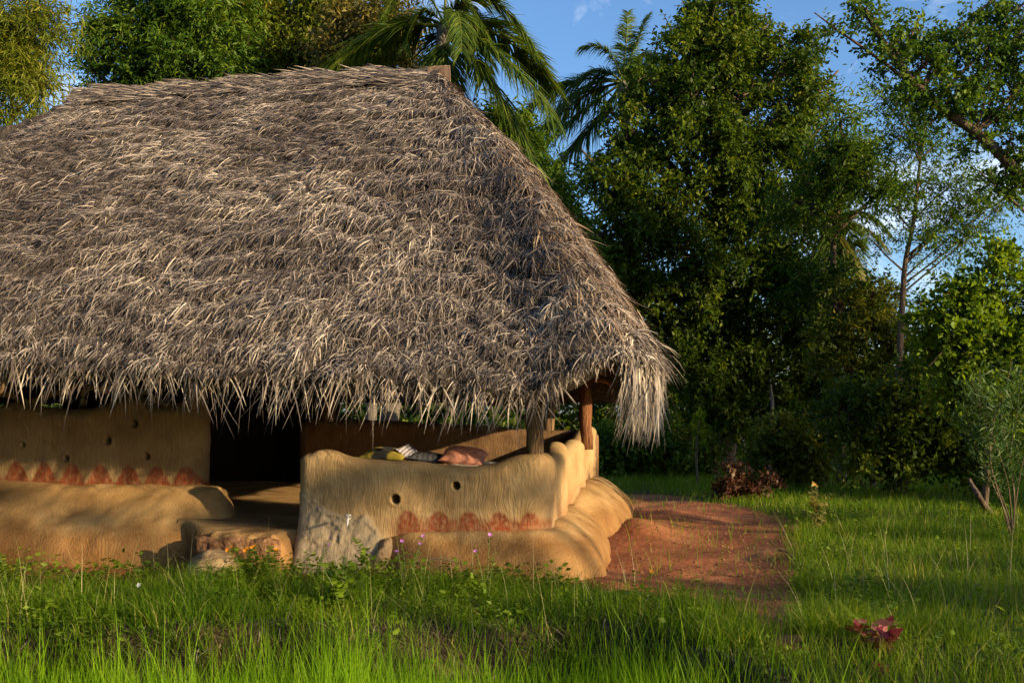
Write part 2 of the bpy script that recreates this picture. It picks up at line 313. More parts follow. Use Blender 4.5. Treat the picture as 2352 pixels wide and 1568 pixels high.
# ------------------------------------------------------------------ ground
PATH_PX = [(1290, 1352), (1330, 1300), (1370, 1260), (1400, 1190), (1428, 1128), (1470, 1130), (1560, 1137), (1660, 1155), (1745, 1168), (1800, 1182), (1832, 1215),
           (1842, 1260), (1825, 1330), (1842, 1400), (1812, 1490), (1770, 1490), (1690, 1420), (1580, 1375), (1480, 1352)]
PATH = [G(x, y)[:2] for x, y in PATH_PX]
YARD = [G(x, y)[:2] for x, y in [(-260, 1290), (-200, 1345), (60, 1335), (200, 1325), (420, 1335), (560, 1355), (700, 1362), (860, 1335), (1000, 1325), (1180, 1345), (1300, 1352), (1420, 1300), (1440, 1180), (1000, 1150), (0, 1150), (-260, 1150)]]
def bank_y(x):
    return 6.75 + 0.10 * np.sin(x * 1.3 + 1) + 0.06 * np.sin(x * 3.1) - 2.2 * sstep(0.8, 2.0, x)
def ground_z(x, y):
    x = np.asarray(x, float); y = np.asarray(y, float); sh = x.shape; x = x.ravel(); y = y.ravel()
    z = 0.045 * n2(x, y, 0.55, 3) + 0.02 * n2(x, y, 2.6, 5, 2)
    z = z - 0.55 * (1 - sstep(-0.35, 0.35, y - bank_y(x)))
    g = G(1462, 1222); z = z + 0.13 * np.exp(-(((x - g[0]) / 0.35) ** 2 + ((y - g[1]) / 0.9) ** 2))
    g = G(1520, 1180); z = z + 0.07 * np.exp(-(((x - g[0]) / 0.6) ** 2 + ((y - g[1]) / 1.4) ** 2))
    g = G(1900, 1480); z = z + 0.10 * np.exp(-(((x - g[0]) / 0.45) ** 2 + ((y - g[1]) / 0.25) ** 2))
    z = z + 0.012 * sstep(14, 60, y) * (y - 14) * 0.2
    return z.reshape(sh)
def soil_mask(x, y):
    jx = x + 0.15 * n2(x, y, 1.7, 21, 3) + 0.09 * n2(x, y, 7.0, 23, 3); jy = y + 0.22 * n2(x, y, 1.7, 27, 3) + 0.12 * n2(x, y, 7.0, 29, 3)
    return inpoly(jx, jy, PATH) | inpoly(jx, jy, YARD)
def axis(a, lo, hi, b, fine):
    f = np.arange(lo, hi, fine); up = hi + np.cumsum(fine * 1.18 ** np.arange(1, 60)); up = up[up < b]; dn = lo - np.cumsum(fine * 1.18 ** np.arange(1, 60)); dn = dn[dn > a]
    return np.concatenate([[a], dn[::-1], f, up, [b]])
gx = axis(-260, -6.5, 9, 260, 0.06); gy = axis(-40, 4.5, 20, 420, 0.06)
X, Y = np.meshgrid(gx, gy, indexing='ij'); Z = ground_z(X, Y); V = np.stack([X, Y, Z], -1).reshape(-1, 3)
FQ = gridfaces(len(gx), len(gy))
fc = V[FQ].mean(1); ms = soil_mask(fc[:, 0], fc[:, 1])
V = V
def sub(mask):
    f = FQ[mask]; u, inv = np.unique(f, return_inverse=True); return V[u], inv.reshape(f.shape)
v, f = sub(~ms); tag(link_mesh('ground', v, f, M['ground'], smooth=True), kind='structure')
v, f = sub(ms); tag(link_mesh('dirt_path', v, f, M['soil'], smooth=True), kind='structure')

# ------------------------------------------------------------------ the mud house
house = thing('mud_house', 'low mud-walled house with a big shaggy thatched roof and clay ledges', 'house', O)
house.rotation_euler = (0, 0, TH)
house_label_parts = []

def resample(path, step):
    path = np.asarray(path, float); d = np.concatenate([[0], np.cumsum(np.linalg.norm(np.diff(path[:, :2], axis=0), axis=1))])
    n = max(int(d[-1] / step) + 1, 3); s = np.linspace(0, d[-1], n)
    return np.stack([np.interp(s, d, path[:, k]) for k in range(path.shape[1])], 1), s
def smooth1(a, k):
    if k < 2: return a
    ker = np.hanning(k + 2)[1:-1]; ker /= ker.sum(); pad = np.pad(a, ((k, k), (0, 0)), mode='edge')
    return np.stack([np.convolve(pad[:, i], ker, 'same') for i in range(a.shape[1])], 1)[k:-k]
def wall_mesh(name, path, mat, step=0.016, nz=64, bot=0.0, holes=(), paint=None, patch=None, smooth=12, seed=0, ends=(1, 1), lump=0.018, flare=0.0):
    """path rows: x, y, top, thickness. outer side = right-hand side when walking along the path"""
    p, s = resample(path, step); p = smooth1(p, smooth)
    xy = p[:, :2]; tg = unit(np.gradient(xy, axis=0)); nrm = np.stack([tg[:, 1], -tg[:, 0]], 1); top = p[:, 2].copy(); th = p[:, 3].copy()
    def end(i, sgn):
        m = 7; ph = np.linspace(0, np.pi / 2, m)[1:]
        e = xy[i] + sgn * tg[i] * (np.sin(ph) * th[i] / 2)[:, None]
        return e, np.repeat(nrm[i][None], m - 1, 0), top[i] - (1 - np.cos(ph)) * th[i] * 0.35, th[i] * np.maximum(np.cos(ph), 0.02)
    if ends[0]:
        e, nn_, tt, hh = end(0, -1); xy = np.concatenate([e[::-1], xy]); nrm = np.concatenate([nn_[::-1], nrm]); top = np.concatenate([tt[::-1], top]); th = np.concatenate([hh[::-1], th]); s = np.concatenate([np.full(len(e), s[0]), s])
    if ends[1]:
        e, nn_, tt, hh = end(-1, 1); xy = np.concatenate([xy, e]); nrm = np.concatenate([nrm, nn_]); top = np.concatenate([top, tt]); th = np.concatenate([th, hh]); s = np.concatenate([s, np.full(len(e), s[-1])])
    hs = np.linspace(0, 1, nz); arc = np.linspace(0, np.pi, 11)[1:-1]; ni = 14
    n = len(xy); rows = nz + len(arc) + ni
    r = th / 2
    off = np.concatenate([np.repeat(r[:, None], nz, 1), r[:, None] * np.cos(arc)[None], np.repeat(-r[:, None], ni, 1)], 1)
    zt = top - r * 0.75
    zz = np.concatenate([bot + (zt - bot)[:, None] * hs[None], zt[:, None] + (r * 0.75)[:, None] * np.sin(arc)[None], bot + (zt - bot)[:, None] * np.linspace(1, 0, ni)[None]], 1)
    outer = np.zeros((n, rows)); outer[:, :nz] = 1
    if flare: off = off + flare * outer * np.clip(1 - (zz - 0.35) / 0.6, 0, 1.6) ** 2
    pos = np.concatenate([xy[:, None, :] + nrm[:, None, :] * off[:, :, None], zz[:, :, None]], -1)
    dsp = lump * fbm(pos.reshape(-1, 3) * 2.4, seed, 3).reshape(n, rows) + 0.005 * fbm(pos.reshape(-1, 3) * 11, seed + 9, 2).reshape(n, rows)
    dsp = dsp * np.where(np.arange(rows)[None] < nz, 1, 0.5)
    S2 = np.repeat(s[:, None], rows, 1); X2 = pos[..., 0]; Y2 = pos[..., 1]
    pt = np.zeros((n, rows)); pa = np.zeros((n, rows))
    if paint is not None: pt = paint(X2, Y2, zz) * outer
    if patch is not None:
        pa, d2 = patch(X2, Y2, zz); pa = pa * outer; dsp = dsp + d2 * outer
    for hx, hy, hz, hr, ax in holes:
        dd = np.sqrt(((X2 - hx) if ax == 'x' else (Y2 - hy)) ** 2 + (zz - hz) ** 2 / 1.15); near = np.abs((Y2 - hy) if ax == 'x' else (X2 - hx)) < 0.5
        dsp = dsp + outer * near * (0.010 * np.exp(-((dd - hr * 1.35) / (hr * 0.3)) ** 2) - 0.17 * (1 - sstep(hr * 0.75, hr * 1.02, dd)))
    pos[..., :2] += nrm[:, None, :] * dsp[..., None]
    pos[..., 2] += np.where((np.arange(rows) >= nz)[None], dsp * 0.6, 0)
    fq = gridfaces(n, rows)[:, ::-1]
    return link_mesh(name, pos.reshape(-1, 3), fq, mat, house, smooth=True, extra={'paint': pt.ravel(), 'patch': pa.ravel()})

FLOOR = 0.40
# front parapet that turns the corner and runs back along the right side
tp_px = [(716, 1040), (735, 1030), (765, 1031), (800, 1046), (835, 1052), (900, 1057), (960, 1058), (1020, 1067), (1080, 1072), (1130, 1067), (1165, 1052), (1195, 1043), (1230, 1041)]
rows = []
for x, y in tp_px:
    q = px_y(x, y, 0.13); rows.append((q[0], 0.13, q[2], 0.25))
xr = rows[-1][0]
t0 = rows[-1][2]
for k in range(1, 9):
    a = k / 8 * math.pi / 2; rows.append((xr + (-0.13 - xr) * math.sin(a), 0.13 + 0.2 * (1 - math.cos(a)), t0 + 0.01, 0.26))
yside = np.arange(0.4, 6.01, 0.1)
def side_top(y):
    return 1.10 - 0.03 * np.cos(y * 2.2) + 0.07 * np.exp(-((y - 1.5) / 0.35) ** 2) + 0.09 * np.exp(-((y - 3.3) / 0.4) ** 2) + 0.03 * y / 6 - 0.10 * np.exp(-((y - 2.45) / 0.22) ** 2) + 0.22 * sstep(4.9, 5.7, y)
for y in yside:
    rows.append((-0.13 + 0.055 * math.sin((y - 0.4) * 2.5) * (1 if y > 0.5 else 0), y, float(side_top(y)), 0.25))
xs_scal = [px_y(x, 1222, 0.0)[0] for x in (893, 945, 1060, 1120 + 60, 1232)]
xs_scal = [px_y(x, 1222, 0.0)[0] for x in (937, 1008, 1077, 1147, 1217)]
ZB = 0.425
def paint_front(x, y, z):
    m = np.zeros_like(x)
    for c in xs_scal: m = np.maximum(m, 1 - sstep(0.88, 1.08, (np.abs((x - c) / 0.105) ** 2.2 + np.abs(np.maximum(z - ZB, -0.05) / 0.16) ** 2.2) ** 0.45))
    m = np.maximum(m, 0.85 * (1 - sstep(0.045, 0.13, z - ZB)) * sstep(xs_scal[0] - 0.25, xs_scal[0], x) * (y < 0.2))
    m = np.maximum(m, 0.5 * (1 - sstep(0.05, 0.28, z - ZB)) * (x > -0.12) * (y > 0.5))
    return m * (y < 5.9)
xp0, xp1 = px_y(712, 1200, 0)[0], px_y(885, 1200, 0)[0]
def patch_front(x, y, z):
    u = (x - xp0) / (xp1 - xp0); nz_ = fbm(np.stack([x.ravel() * 9, y.ravel() * 3, z.ravel() * 9], 1), 77, 4).reshape(x.shape)
    lim = 0.70 - 0.30 * np.clip(u, 0, 1.3) + 0.07 * nz_
    m = sstep(-0.02, 0.02, lim - z) * (1 - sstep(0.85, 1.0, u + 0.08 * nz_)) * (y < 0.3)
    d = m * (0.012 + 0.010 * nz_ + 0.012 * fbm(np.stack([x.ravel() * 24, y.ravel() * 24, z.ravel() * 24], 1), 79, 3).reshape(x.shape)) + 0.30 * np.clip(1 - z / 0.62, 0, 1) ** 1.8 * (1 - sstep(0.8, 1.15, u)) * (y < 0.3)
    return m, d
hf = [(908, 1146, 0.043), (1047, 1115, 0.036)]
holes = [(*px_y(x, y, 0.0), r, 'x') for x, y, r in hf]
q = px_x(1290, 1118, 0.0); holes.append((*q, 0.022, 'y'))
wall_mesh('parapet', rows, M['mud'], holes=holes, paint=paint_front, patch=patch_front, seed=4, step=0.015, nz=80)

# left wall block with painted scallops and window curves
YW = 0.95
lt_px = [(-760, 930), (-260, 930), (-60, 930), (0, 938), (30, 922), (60, 921), (100, 932), (160, 940), (220, 936), (262, 922), (300, 903), (330, 905), (352, 925), (380, 932), (415, 931), (430, 928)]
rows = []
for x, y in lt_px:
    q = px_y(x, y, YW + 0.15); rows.append((q[0], YW + 0.15, q[2], 0.30))
XLW = rows[-1][0]; zl = rows[-1][2]
for k in range(1, 7):
    a = k / 6 * math.pi / 2; rows.append((XLW + 0.05 * math.sin(a), YW + 0.15 + 0.12 * (1 - math.cos(a)), zl, 0.30))
rows += [(XLW + 0.05, YW + 0.32, zl, 0.24)]
scl = [px_y(38 + 64.5 * k, 1110, YW)[0] for k in range(-5, 7)]
zsb = [px_y(38 + 64.5 * k, 1107 + 2.2 * k, YW)[2] for k in range(-5, 7)]; zsb = [q + 0.035 for q in zsb]
def paint_left(x, y, z):
    zb = np.interp(x, scl, zsb); m = np.zeros_like(x)
    for c in scl: m = np.maximum(m, sstep(-0.012, 0.012, 0.20 * np.clip(np.cos(np.clip((x - c) / 0.31, -0.5, 0.5) * math.pi), 0, 1) ** 1.1 - (z - zb) - 0.005))
    return m * (y < 1.3)
hl = [(53, 1022, 0.03), (153, 1053, 0.036), (247, 1011, 0.045), (308, 972, 0.042), (338, 1048, 0.034)]
holes = [(*px_y(x, y, YW), r, 'x') for x, y, r in hl]
M['mud_shaded'] = mat_mud('shade-darkened clay wall', ((0.27, 0.17, 0.075), (0.34, 0.22, 0.10), (0.40, 0.27, 0.13)), RED)  # same clay as the parapet, darkened to paint the shade under the eave
wall_mesh('wall', rows, M['mud_shaded'], holes=holes, paint=paint_left, seed=8, nz=90, bot=0.3)
b = Buf()   # the clay pillar and the looping clay window rims above that wall
def rimpts(pp, yh=YW + 0.15): return [px_y(x, y, yh) for x, y in pp]
b.add(*tube(spline(rimpts([(452, 940), (450, 900), (452, 860), (455, 790)]), 12), [0.10, 0.095, 0.09, 0.09] * 3, 12, wob=0.1))
for pp, r in (([(262, 925), (300, 898), (340, 902), (362, 928), (400, 934), (440, 925)], 0.035), ([(190, 935), (192, 900), (215, 890), (265, 893), (300, 898)], 0.032),
              ([(60, 925), (120, 905), (180, 885), (215, 890)], 0.03), ([(-60, 900), (10, 905), (60, 922), (90, 935)], 0.035)):
    b.add(*tube(spline(rimpts(pp), 24), r, 9, wob=0.15))
b.build('window_rim', M['mud_shaded'], house, smooth=True)

# ledges (plinths): rounded benches of clay against the foot of the walls
def ledge(name, path, mat, expo=2.8, step=0.03, seed=0, bot=-0.08, lump=0.02, inner=0.12):
    """path rows x, y, height at the wall, width outward (right-hand side), height at the shoulder"""
    p, s = resample(path, step); p = smooth1(p, 5); xy = p[:, :2]; tg = unit(np.gradient(xy, axis=0)); nrm = np.stack([tg[:, 1], -tg[:, 0]], 1)
    m = 34; u = np.linspace(0, 1, m); ang = u * np.pi / 2; su, cu = np.sin(ang) ** (2 / expo), np.cos(ang) ** (2 / expo)
    H, W, H2 = p[:, 2][:, None], p[:, 3][:, None], p[:, 4][:, None]
    off = W * su[None]; hh = H + (H2 - H) * sstep(0, 0.75, su)[None]; z = bot + (hh - bot) * cu[None]
    off = np.concatenate([np.full((len(xy), 1), -inner), off], 1); z = np.concatenate([H, z], 1)
    pos = np.concatenate([xy[:, None] + nrm[:, None] * off[..., None], z[..., None]], -1); sh = pos.shape[:2]
    d = lump * fbm(pos.reshape(-1, 3) * 1.9, seed, 3).reshape(sh) + 0.006 * fbm(pos.reshape(-1, 3) * 9, seed + 3, 3).reshape(sh)
    pos[..., :2] += nrm[:, None] * (d * su[-1] * np.concatenate([[0], su])[None])[..., None]; pos[..., 2] += d * np.concatenate([[1], cu])[None]
    # closing fans at both ends
    n, k = sh; v = pos.reshape(-1, 3); c = pos[[0, -1]].mean(1); c[:, 2] = bot; v = np.concatenate([v, c]); j = np.arange(k - 1)
    f3 = np.concatenate([np.stack([j, j + 1, np.full(k - 1, n * k)], 1), np.stack([(n - 1) * k + j + 1, (n - 1) * k + j, np.full(k - 1, n * k + 1)], 1)])
    return link_mesh(name, v, [gridfaces(n, k)[:, ::-1], f3], mat, house, smooth=True, extra={'paint': np.zeros(len(v))})
xa = px_y(868, 1230, 0)[0]
rows = [(xa - 0.02, 0.02, 0.20, 0.10, 0.10), (xa + 0.12, 0.0, 0.33, 0.24, 0.20), (xa + 0.35, 0.0, 0.385, 0.38, 0.27), (-0.25, 0.0, 0.40, 0.47, 0.30)]
for k in range(1, 9):
    a = k / 8 * math.pi / 2; rows.append((-0.25 + 0.25 * math.sin(a), 0.25 * (1 - math.cos(a)), 0.41, 0.47 + 0.06 * k / 8, 0.30 + 0.05 * k / 8))
for y in np.arange(0.4, 6.2, 0.2):
    dip = math.exp(-((y - 2.45) / 0.30) ** 2) * 1.5
    rows.append((-0.01, y, 0.47 - 0.06 * dip + 0.10 * sstep(2.6, 3.4, y), 0.50 - 0.13 * dip + 0.14 * sstep(2.7, 3.6, y), 0.41 - 0.05 * dip + 0.10 * sstep(2.6, 3.4, y)))
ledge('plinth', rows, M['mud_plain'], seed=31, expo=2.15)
xl = px_y(455, 1200, 0.15)[0]
rows = [(-9, YW - 0.02, 0.74, 0.98, 0.5), (-6, YW - 0.02, 0.735, 1.0, 0.5), (xl - 0.5, YW - 0.02, 0.72, 0.98, 0.50), (xl - 0.25, YW, 0.71, 0.92, 0.48)]
for k in range(1, 13):
    a = k / 12 * math.pi / 2; wk = ((math.cos(a) / 0.93) ** 5 + (math.sin(a) / 0.27) ** 5) ** -0.2
    rows.append((xl - 0.25 + 0.06 * math.sin(a), YW + 0.06 * (1 - math.cos(a)), 0.71 - 0.02 * k / 12, wk, 0.48))
rows += [(xl - 0.19, YW + 0.22, 0.66, 0.22, 0.46)]
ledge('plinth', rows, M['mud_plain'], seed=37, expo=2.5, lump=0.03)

# clay floor of the verandah, with its rounded front lip between the two ledges
x0f, x1f = xl - 0.25, 0.0
fx = np.linspace(0, 1, 150); fy = np.concatenate([np.linspace(-0.12, 0.3, 12), np.linspace(0.34, 6.0, 80)])
XX, YY = np.meshgrid(fx, fy, indexing='ij'); xlo = np.where(YY < 1.15, xl - 0.30, -8.5); XX = xlo + (0 - xlo) * XX; lipw = np.exp(-((XX - xl + 0.30) / 0.28) ** 2) * (YY < 1.15)
ZZ = FLOOR - 0.02 + 0.05 * sstep(1.0, 2.2, YY) + 0.02 * n2(XX.ravel(), YY.ravel(), 1.2, 41, 3).reshape(XX.shape) - 0.40 * np.clip((0.06 - YY) / 0.18, 0, 1) ** 1.6 + 0.05 * lipw * (YY > -0.02); YY = YY + 0.30 * lipw * (YY < 0.5)
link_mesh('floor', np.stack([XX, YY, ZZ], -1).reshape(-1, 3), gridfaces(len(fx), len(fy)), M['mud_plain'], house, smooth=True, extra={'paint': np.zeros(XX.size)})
# clay seat behind the parapet
rows = [(px_y(740, 1100, 0.3)[0], 0.24, 0.90, 0.25), (-1.6, 0.5, 0.93, 0.62), (-0.3, 0.5, 0.93, 0.62)]
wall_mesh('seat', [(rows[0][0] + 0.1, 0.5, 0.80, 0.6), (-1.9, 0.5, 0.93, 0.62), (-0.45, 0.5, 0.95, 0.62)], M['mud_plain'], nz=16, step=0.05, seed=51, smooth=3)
# back parapet and the dark inner room
xb = px_y(700, 1000, 5.9)[0]
bt = [(706, 966), (720, 960), (745, 960), (800, 963), (900, 965), (1000, 972), (1100, 975), (1200, 985), (1290, 988)]
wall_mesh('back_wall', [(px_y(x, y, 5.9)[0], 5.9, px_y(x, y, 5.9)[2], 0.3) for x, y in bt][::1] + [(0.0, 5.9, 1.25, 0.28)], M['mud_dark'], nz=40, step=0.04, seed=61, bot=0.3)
wall_mesh('inner_wall', [(-9.0, 6.4, 2.9, 0.2), (xb + 0.4, 6.4, 2.9, 0.2)], M['shade_clay'], nz=20, step=0.08, seed=62, bot=0.2)

# earthen step
b = Buf(); xs0, xs1 = px_y(452, 1250, -0.2)[0], px_y(672, 1250, -0.2)[0]
n, m = 50, 26; uu = np.linspace(0, 1, n); aa = np.linspace(0, np.pi / 2, m); e = 6
U, A = np.meshgrid(uu, aa, indexing='ij'); su, cu = np.sin(A) ** (2 / e), np.cos(A) ** (2 / e)
sx = xs0 + (xs1 - xs0) * U; en = np.clip(np.minimum(U, 1 - U) * 5.5, 0, 1) ** 0.5
sy = 0.08 - 0.44 * su * (0.75 + 0.25 * en); sz = -0.05 + (0.425 + 0.0 * U) * cu * (0.25 + 0.75 * en)
pp = np.stack([sx, sy, sz], -1).reshape(-1, 3); pp[:, 1] += 0.035 * fbm(pp * 7, 71, 4); pp[:, 2] += 0.022 * fbm(pp * 7, 75, 4) * (pp[:, 2] > 0)
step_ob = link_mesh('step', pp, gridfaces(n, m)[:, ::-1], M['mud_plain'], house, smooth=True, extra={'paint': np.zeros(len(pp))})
n, m = 44, 18; U, A = np.meshgrid(np.linspace(0, 1, n), np.linspace(0, 1, m), indexing='ij')
sx = xs0 + (xs1 - xs0) * (0.03 + 0.90 * U); sz = 0.11 + 0.23 * A + 0.015 * np.sin(U * 17)
pp = np.stack([sx, np.full_like(sx, -0.362), sz], -1).reshape(-1, 3); ed = (np.minimum(np.minimum(U, 1 - U) * 14, np.minimum(A, 1 - A) * 7)).clip(0, 1).ravel()
pp[:, 1] += 0.03 * (1 - ed) - 0.03 * ed * np.abs(fbm(pp * 12, 81, 4)) * 0.8 - 0.012 * ed
link_mesh('crumbled_face', pp, gridfaces(n, m), M['earth_face'], step_ob, smooth=False)

# posts
def post(px, base_y, yh, top_z, r, mat, xh=None, zb=None, lean=0.0, seed=0):
    q = px_y(px, base_y, yh); zb = q[2] if zb is None else zb
    pts = np.stack([np.linspace(q[0], q[0] + lean, 14), np.full(14, yh), np.linspace(zb, top_z, 14)], 1)
    pts[:, :2] += 0.012 * np.stack([np.sin(np.linspace(0, 5, 14) + seed), np.cos(np.linspace(0, 4, 14) + seed)], 1)
    v, f = tube(pts, r * np.linspace(1.1, 0.95, 14), 18, wob=0.22, seed=seed)
    b = Buf(); b.add(v, f); return b.build('post', mat, house, smooth=True)
post(1226, 1048, 0.16, 2.6, 0.078, M['wood'], zb=0.95, seed=1)
post(1346, 1010, 3.7, 3.0, 0.075, M['wood_red'], zb=1.05, seed=2)
post(757, 960, 5.9, 3.0, 0.11, M['wood'], zb=1.3, seed=3)
q = px_y(700, 900, 5.9); post(1262, 985, 5.9, 3.0, 0.08, M['wood'], zb=1.1, seed=5)

# ---------------- thatched roof
YE, YR, YBK = -0.55, 3.05, 6.7
RR = px_y(995, 172, YR); RL = px_y(225, 222, YR); RZ = RR[2]
fr_px = [(-900, 780), (-500, 790), (-200, 808), (0, 818), (150, 828), (300, 836), (450, 842), (600, 848), (750, 856), (900, 866), (1020, 878), (1120, 892), (1190, 898), (1240, 888), (1300, 858), (1350, 828), (1400, 805)]
loop = [(*px_y(x, y - 14, YE)[:2], px_y(x, y - 14, YE)[2]) for x, y in fr_px]
xc, zc = loop[-1][0], loop[-1][2]
for k in range(1, 9):
    a = k / 8 * math.pi / 2; loop.append((xc + (0.97 - xc) * math.sin(a), YE + 0.45 * (1 - math.cos(a)), zc + (2.02 - zc) * sstep(0, 1, np.array(k / 8))))
for y in np.arange(0.1, 6.3, 0.4): loop.append((0.97, y, 2.02 - 0.02 * math.sin(y * 2)))
nfront = len(loop)
loop += [(0.8, YBK, 1.9), (-2, YBK, 1.9), (-5, YBK, 1.9), (-10.8, YBK, 1.9), (-11.5, 6.0, 1.9), (-11.5, 3, 1.9), (-11.5, 0.2, 1.95), (-11.2, YE, 1.97), loop[0]]
lp, ls = resample(np.array(loop, float), 0.06)
mv = 60; vv = np.linspace(0, 1, mv)
tx = np.clip(lp[:, 0], RL[0], RR[0]); top = np.stack([tx, np.full_like(tx, YR) + 0.12 * np.sign(lp[:, 1] - YR) * 0, np.full_like(tx, RZ)], 1)
top[:, 2] += 0.05 * np.sin(tx * 1.3) - 0.06 * np.exp(-((tx - (RL[0] + RR[0]) / 2) / 1.2) ** 2)
def roof_pos(e, t, v):
    p = e + (t - e) * v[..., None]; bul = 0.16 * np.sin(np.pi * np.clip(v, 0, 1)) ** 0.9
    ctr = np.array([-4.3, YR]); o = p[..., :2] - ctr; d = e - t; d = d.copy(); d[..., 2] = 0; d = unit(d)
    p = p + d * bul[..., None] * 0.65; p[..., 2] += bul * 0.7 - 0.10 * np.exp(-(v / 0.05) ** 2) * 1.0
    return p
EE = np.repeat(lp[:, None], mv, 1); TT = np.repeat(top[:, None], mv, 1); VV = np.repeat(vv[None], len(lp), 0)
RP = roof_pos(EE, TT, VV)
du = np.gradient(RP, axis=0); dv = np.gradient(RP, axis=1); RN = unit(np.cross(du, dv)); RN *= np.sign(RN[..., 2:3] + 1e-6)
NROW = 19
rowph = VV * NROW + 1.5 * n2(RP[..., 0].ravel(), RP[..., 1].ravel(), 0.9, 91, 2).reshape(VV.shape); saw = 1 - (rowph % 1.0)
disp = 0.075 * saw + 0.06 * fbm(RP.reshape(-1, 3) * 1.6, 93, 3).reshape(VV.shape) + 0.03 * fbm(RP.reshape(-1, 3) * 9, 95, 2).reshape(VV.shape)
RPd = RP + RN * (disp * np.minimum(1, (1 - VV) * 12 + 0.3))[..., None]
inn = RP - RN * 0.16; inn[..., 2] = np.minimum(inn[..., 2], RPd[..., 2] - 0.10); inn[:, 0, 2] -= 0.02
n = len(lp); vA = RPd.reshape(-1, 3); vB = inn.reshape(-1, 3); fA = gridfaces(n, mv); fB = gridfaces(n, mv)[:, ::-1] + n * mv
i = np.arange(n - 1); rim = np.stack([i * mv, i * mv + n * mv, (i + 1) * mv + n * mv, (i + 1) * mv], 1)
roof = link_mesh('thatch_roof', np.concatenate([vA, vB]), [fA, fB, rim], M['thatch'], house, smooth=True)
# strands laid over it
area = np.linalg.norm(np.cross(RP[1:, :-1] - RP[:-1, :-1], RP[:-1, 1:] - RP[:-1, :-1]), axis=-1)
isfront = np.arange(n - 1) < int(np.searchsorted(ls, ls[-1] * 0) ) * 0 + (lp[:-1, 1] < YR).sum()
cy = RP[:-1, :-1, 1]; cxh = RP[:-1, :-1, 0]
wgt = area.copy(); wgt[(lp[:-1, 1] > 4)] *= 0.12; wgt[(lp[:-1, 0] < -7.8)] *= 0.15
def strands(N, seed, Lr, Wr, lift, lean, spread, name, mat, parent, wsel=None, k=4, bright=(0.0, 1.0), bend=0.35):
    rf = (rowph[:-1, :-1] % 1.0); rw = 0.35 + 1.5 * np.exp(-((rf - 0.25) / 0.22) ** 2)
    ww = ((wgt if wsel is None else wgt * wsel) * rw).ravel(); ci = RNG.choice(len(ww), N, p=ww / ww.sum()); ii, jj = np.divmod(ci, mv - 1)
    pb = RPd[ii, jj] + (RPd[ii + 1, jj] - RPd[ii, jj]) * RNG.random((N, 1)) + (RPd[ii, jj + 1] - RPd[ii, jj]) * RNG.random((N, 1))
    nr = RN[ii, jj]; dn = unit(RP[ii, jj] - RP[ii, jj + 1]); al = unit(np.cross(nr, dn)); al = np.where(al[:, :1] > 0, -al, al)
    v = VV[ii, jj]
    ph = lean(pb, v) + RNG.normal(size=N) * spread(pb, v)
    T = dn * np.cos(ph)[:, None] + al * np.sin(ph)[:, None] + nr * (lift * RNG.uniform(0.1, 1.4, N))[:, None]; T = unit(T)
    B = -nr * 0.12 + np.array([0, 0, -1.0]) * bend * RNG.uniform(0.1, 1.5, (N, 1)) + dn * 0.15 + RNG.normal(size=(N, 3)) * 0.13
    L = RNG.uniform(*Lr, N) * (0.7 + 0.6 * RNG.random(N)) * (0.65 + 0.35 * sstep(0.0, 0.12, v)); W = RNG.uniform(*Wr, N)
    S = unit(np.cross(T, nr) + nr * RNG.normal(0, 0.45, (N, 1)))
    patch = 0.5 + 0.5 * np.tanh(1.6 * fbm(pb * 1.3, seed, 3))
    r = np.clip(bright[0] + (bright[1] - bright[0]) * (0.30 * patch + 0.75 * RNG.random(N) ** 1.2), 0, 1)
    vv_, f_, r_ = blades(pb + nr * RNG.uniform(-0.02, 0.04, (N, 1)), T, B, L, W, S, k, r, 2.2, 0.8)
    return vv_, f_, r_
def lean_main(pb, v):
    right = sstep(-3.2, -0.6, pb[:, 0] + (1 - v) * 0.0)
    m = 1.12 * (0.22 + 0.78 * np.minimum(1, v * 1.6)) * (1 - 0.75 * right) + 0.35 * n2(pb[:, 0], pb[:, 2], 0.9, 101, 3) + 0.05
    return np.where(pb[:, 0] > 0.75, 0, m)
bb = Buf()
front_only = np.repeat(((lp[:-1, 1] < 0.9) & (lp[:-1, 0] > -8.5))[:, None], mv - 1, 1).astype(float)
bb.add(*strands(125000, 111, (0.07, 0.20), (0.005, 0.0125), 0.34, lean_main, lambda p, v: 0.55 + 0.25 * sstep(-2.5, -0.5, p[:, 0]) + 0.15 * (1 - v), 's', None, None, 0.12 + front_only))
st1 = bb.build('strands', M['straw'], roof)
b2 = Buf()
hipm = np.repeat((np.where(lp[:-1, 1] < 1.5, 1.0, 0.25) * ((lp[:-1, 0] > 0.45) & (lp[:-1, 1] < 4.5)))[:, None], mv - 1, 1) * (VV[:-1, :-1] > 0.05)
b2.add(*strands(7000, 113, (0.12, 0.30), (0.008, 0.016), 0.28, lambda p, v: 0 * v, lambda p, v: 0.45 + 0 * v, 's', None, None, hipm, bend=0.12))
st2 = b2.build('hip_strands', M['straw_brown'], roof)
join(roof, st1, st2)
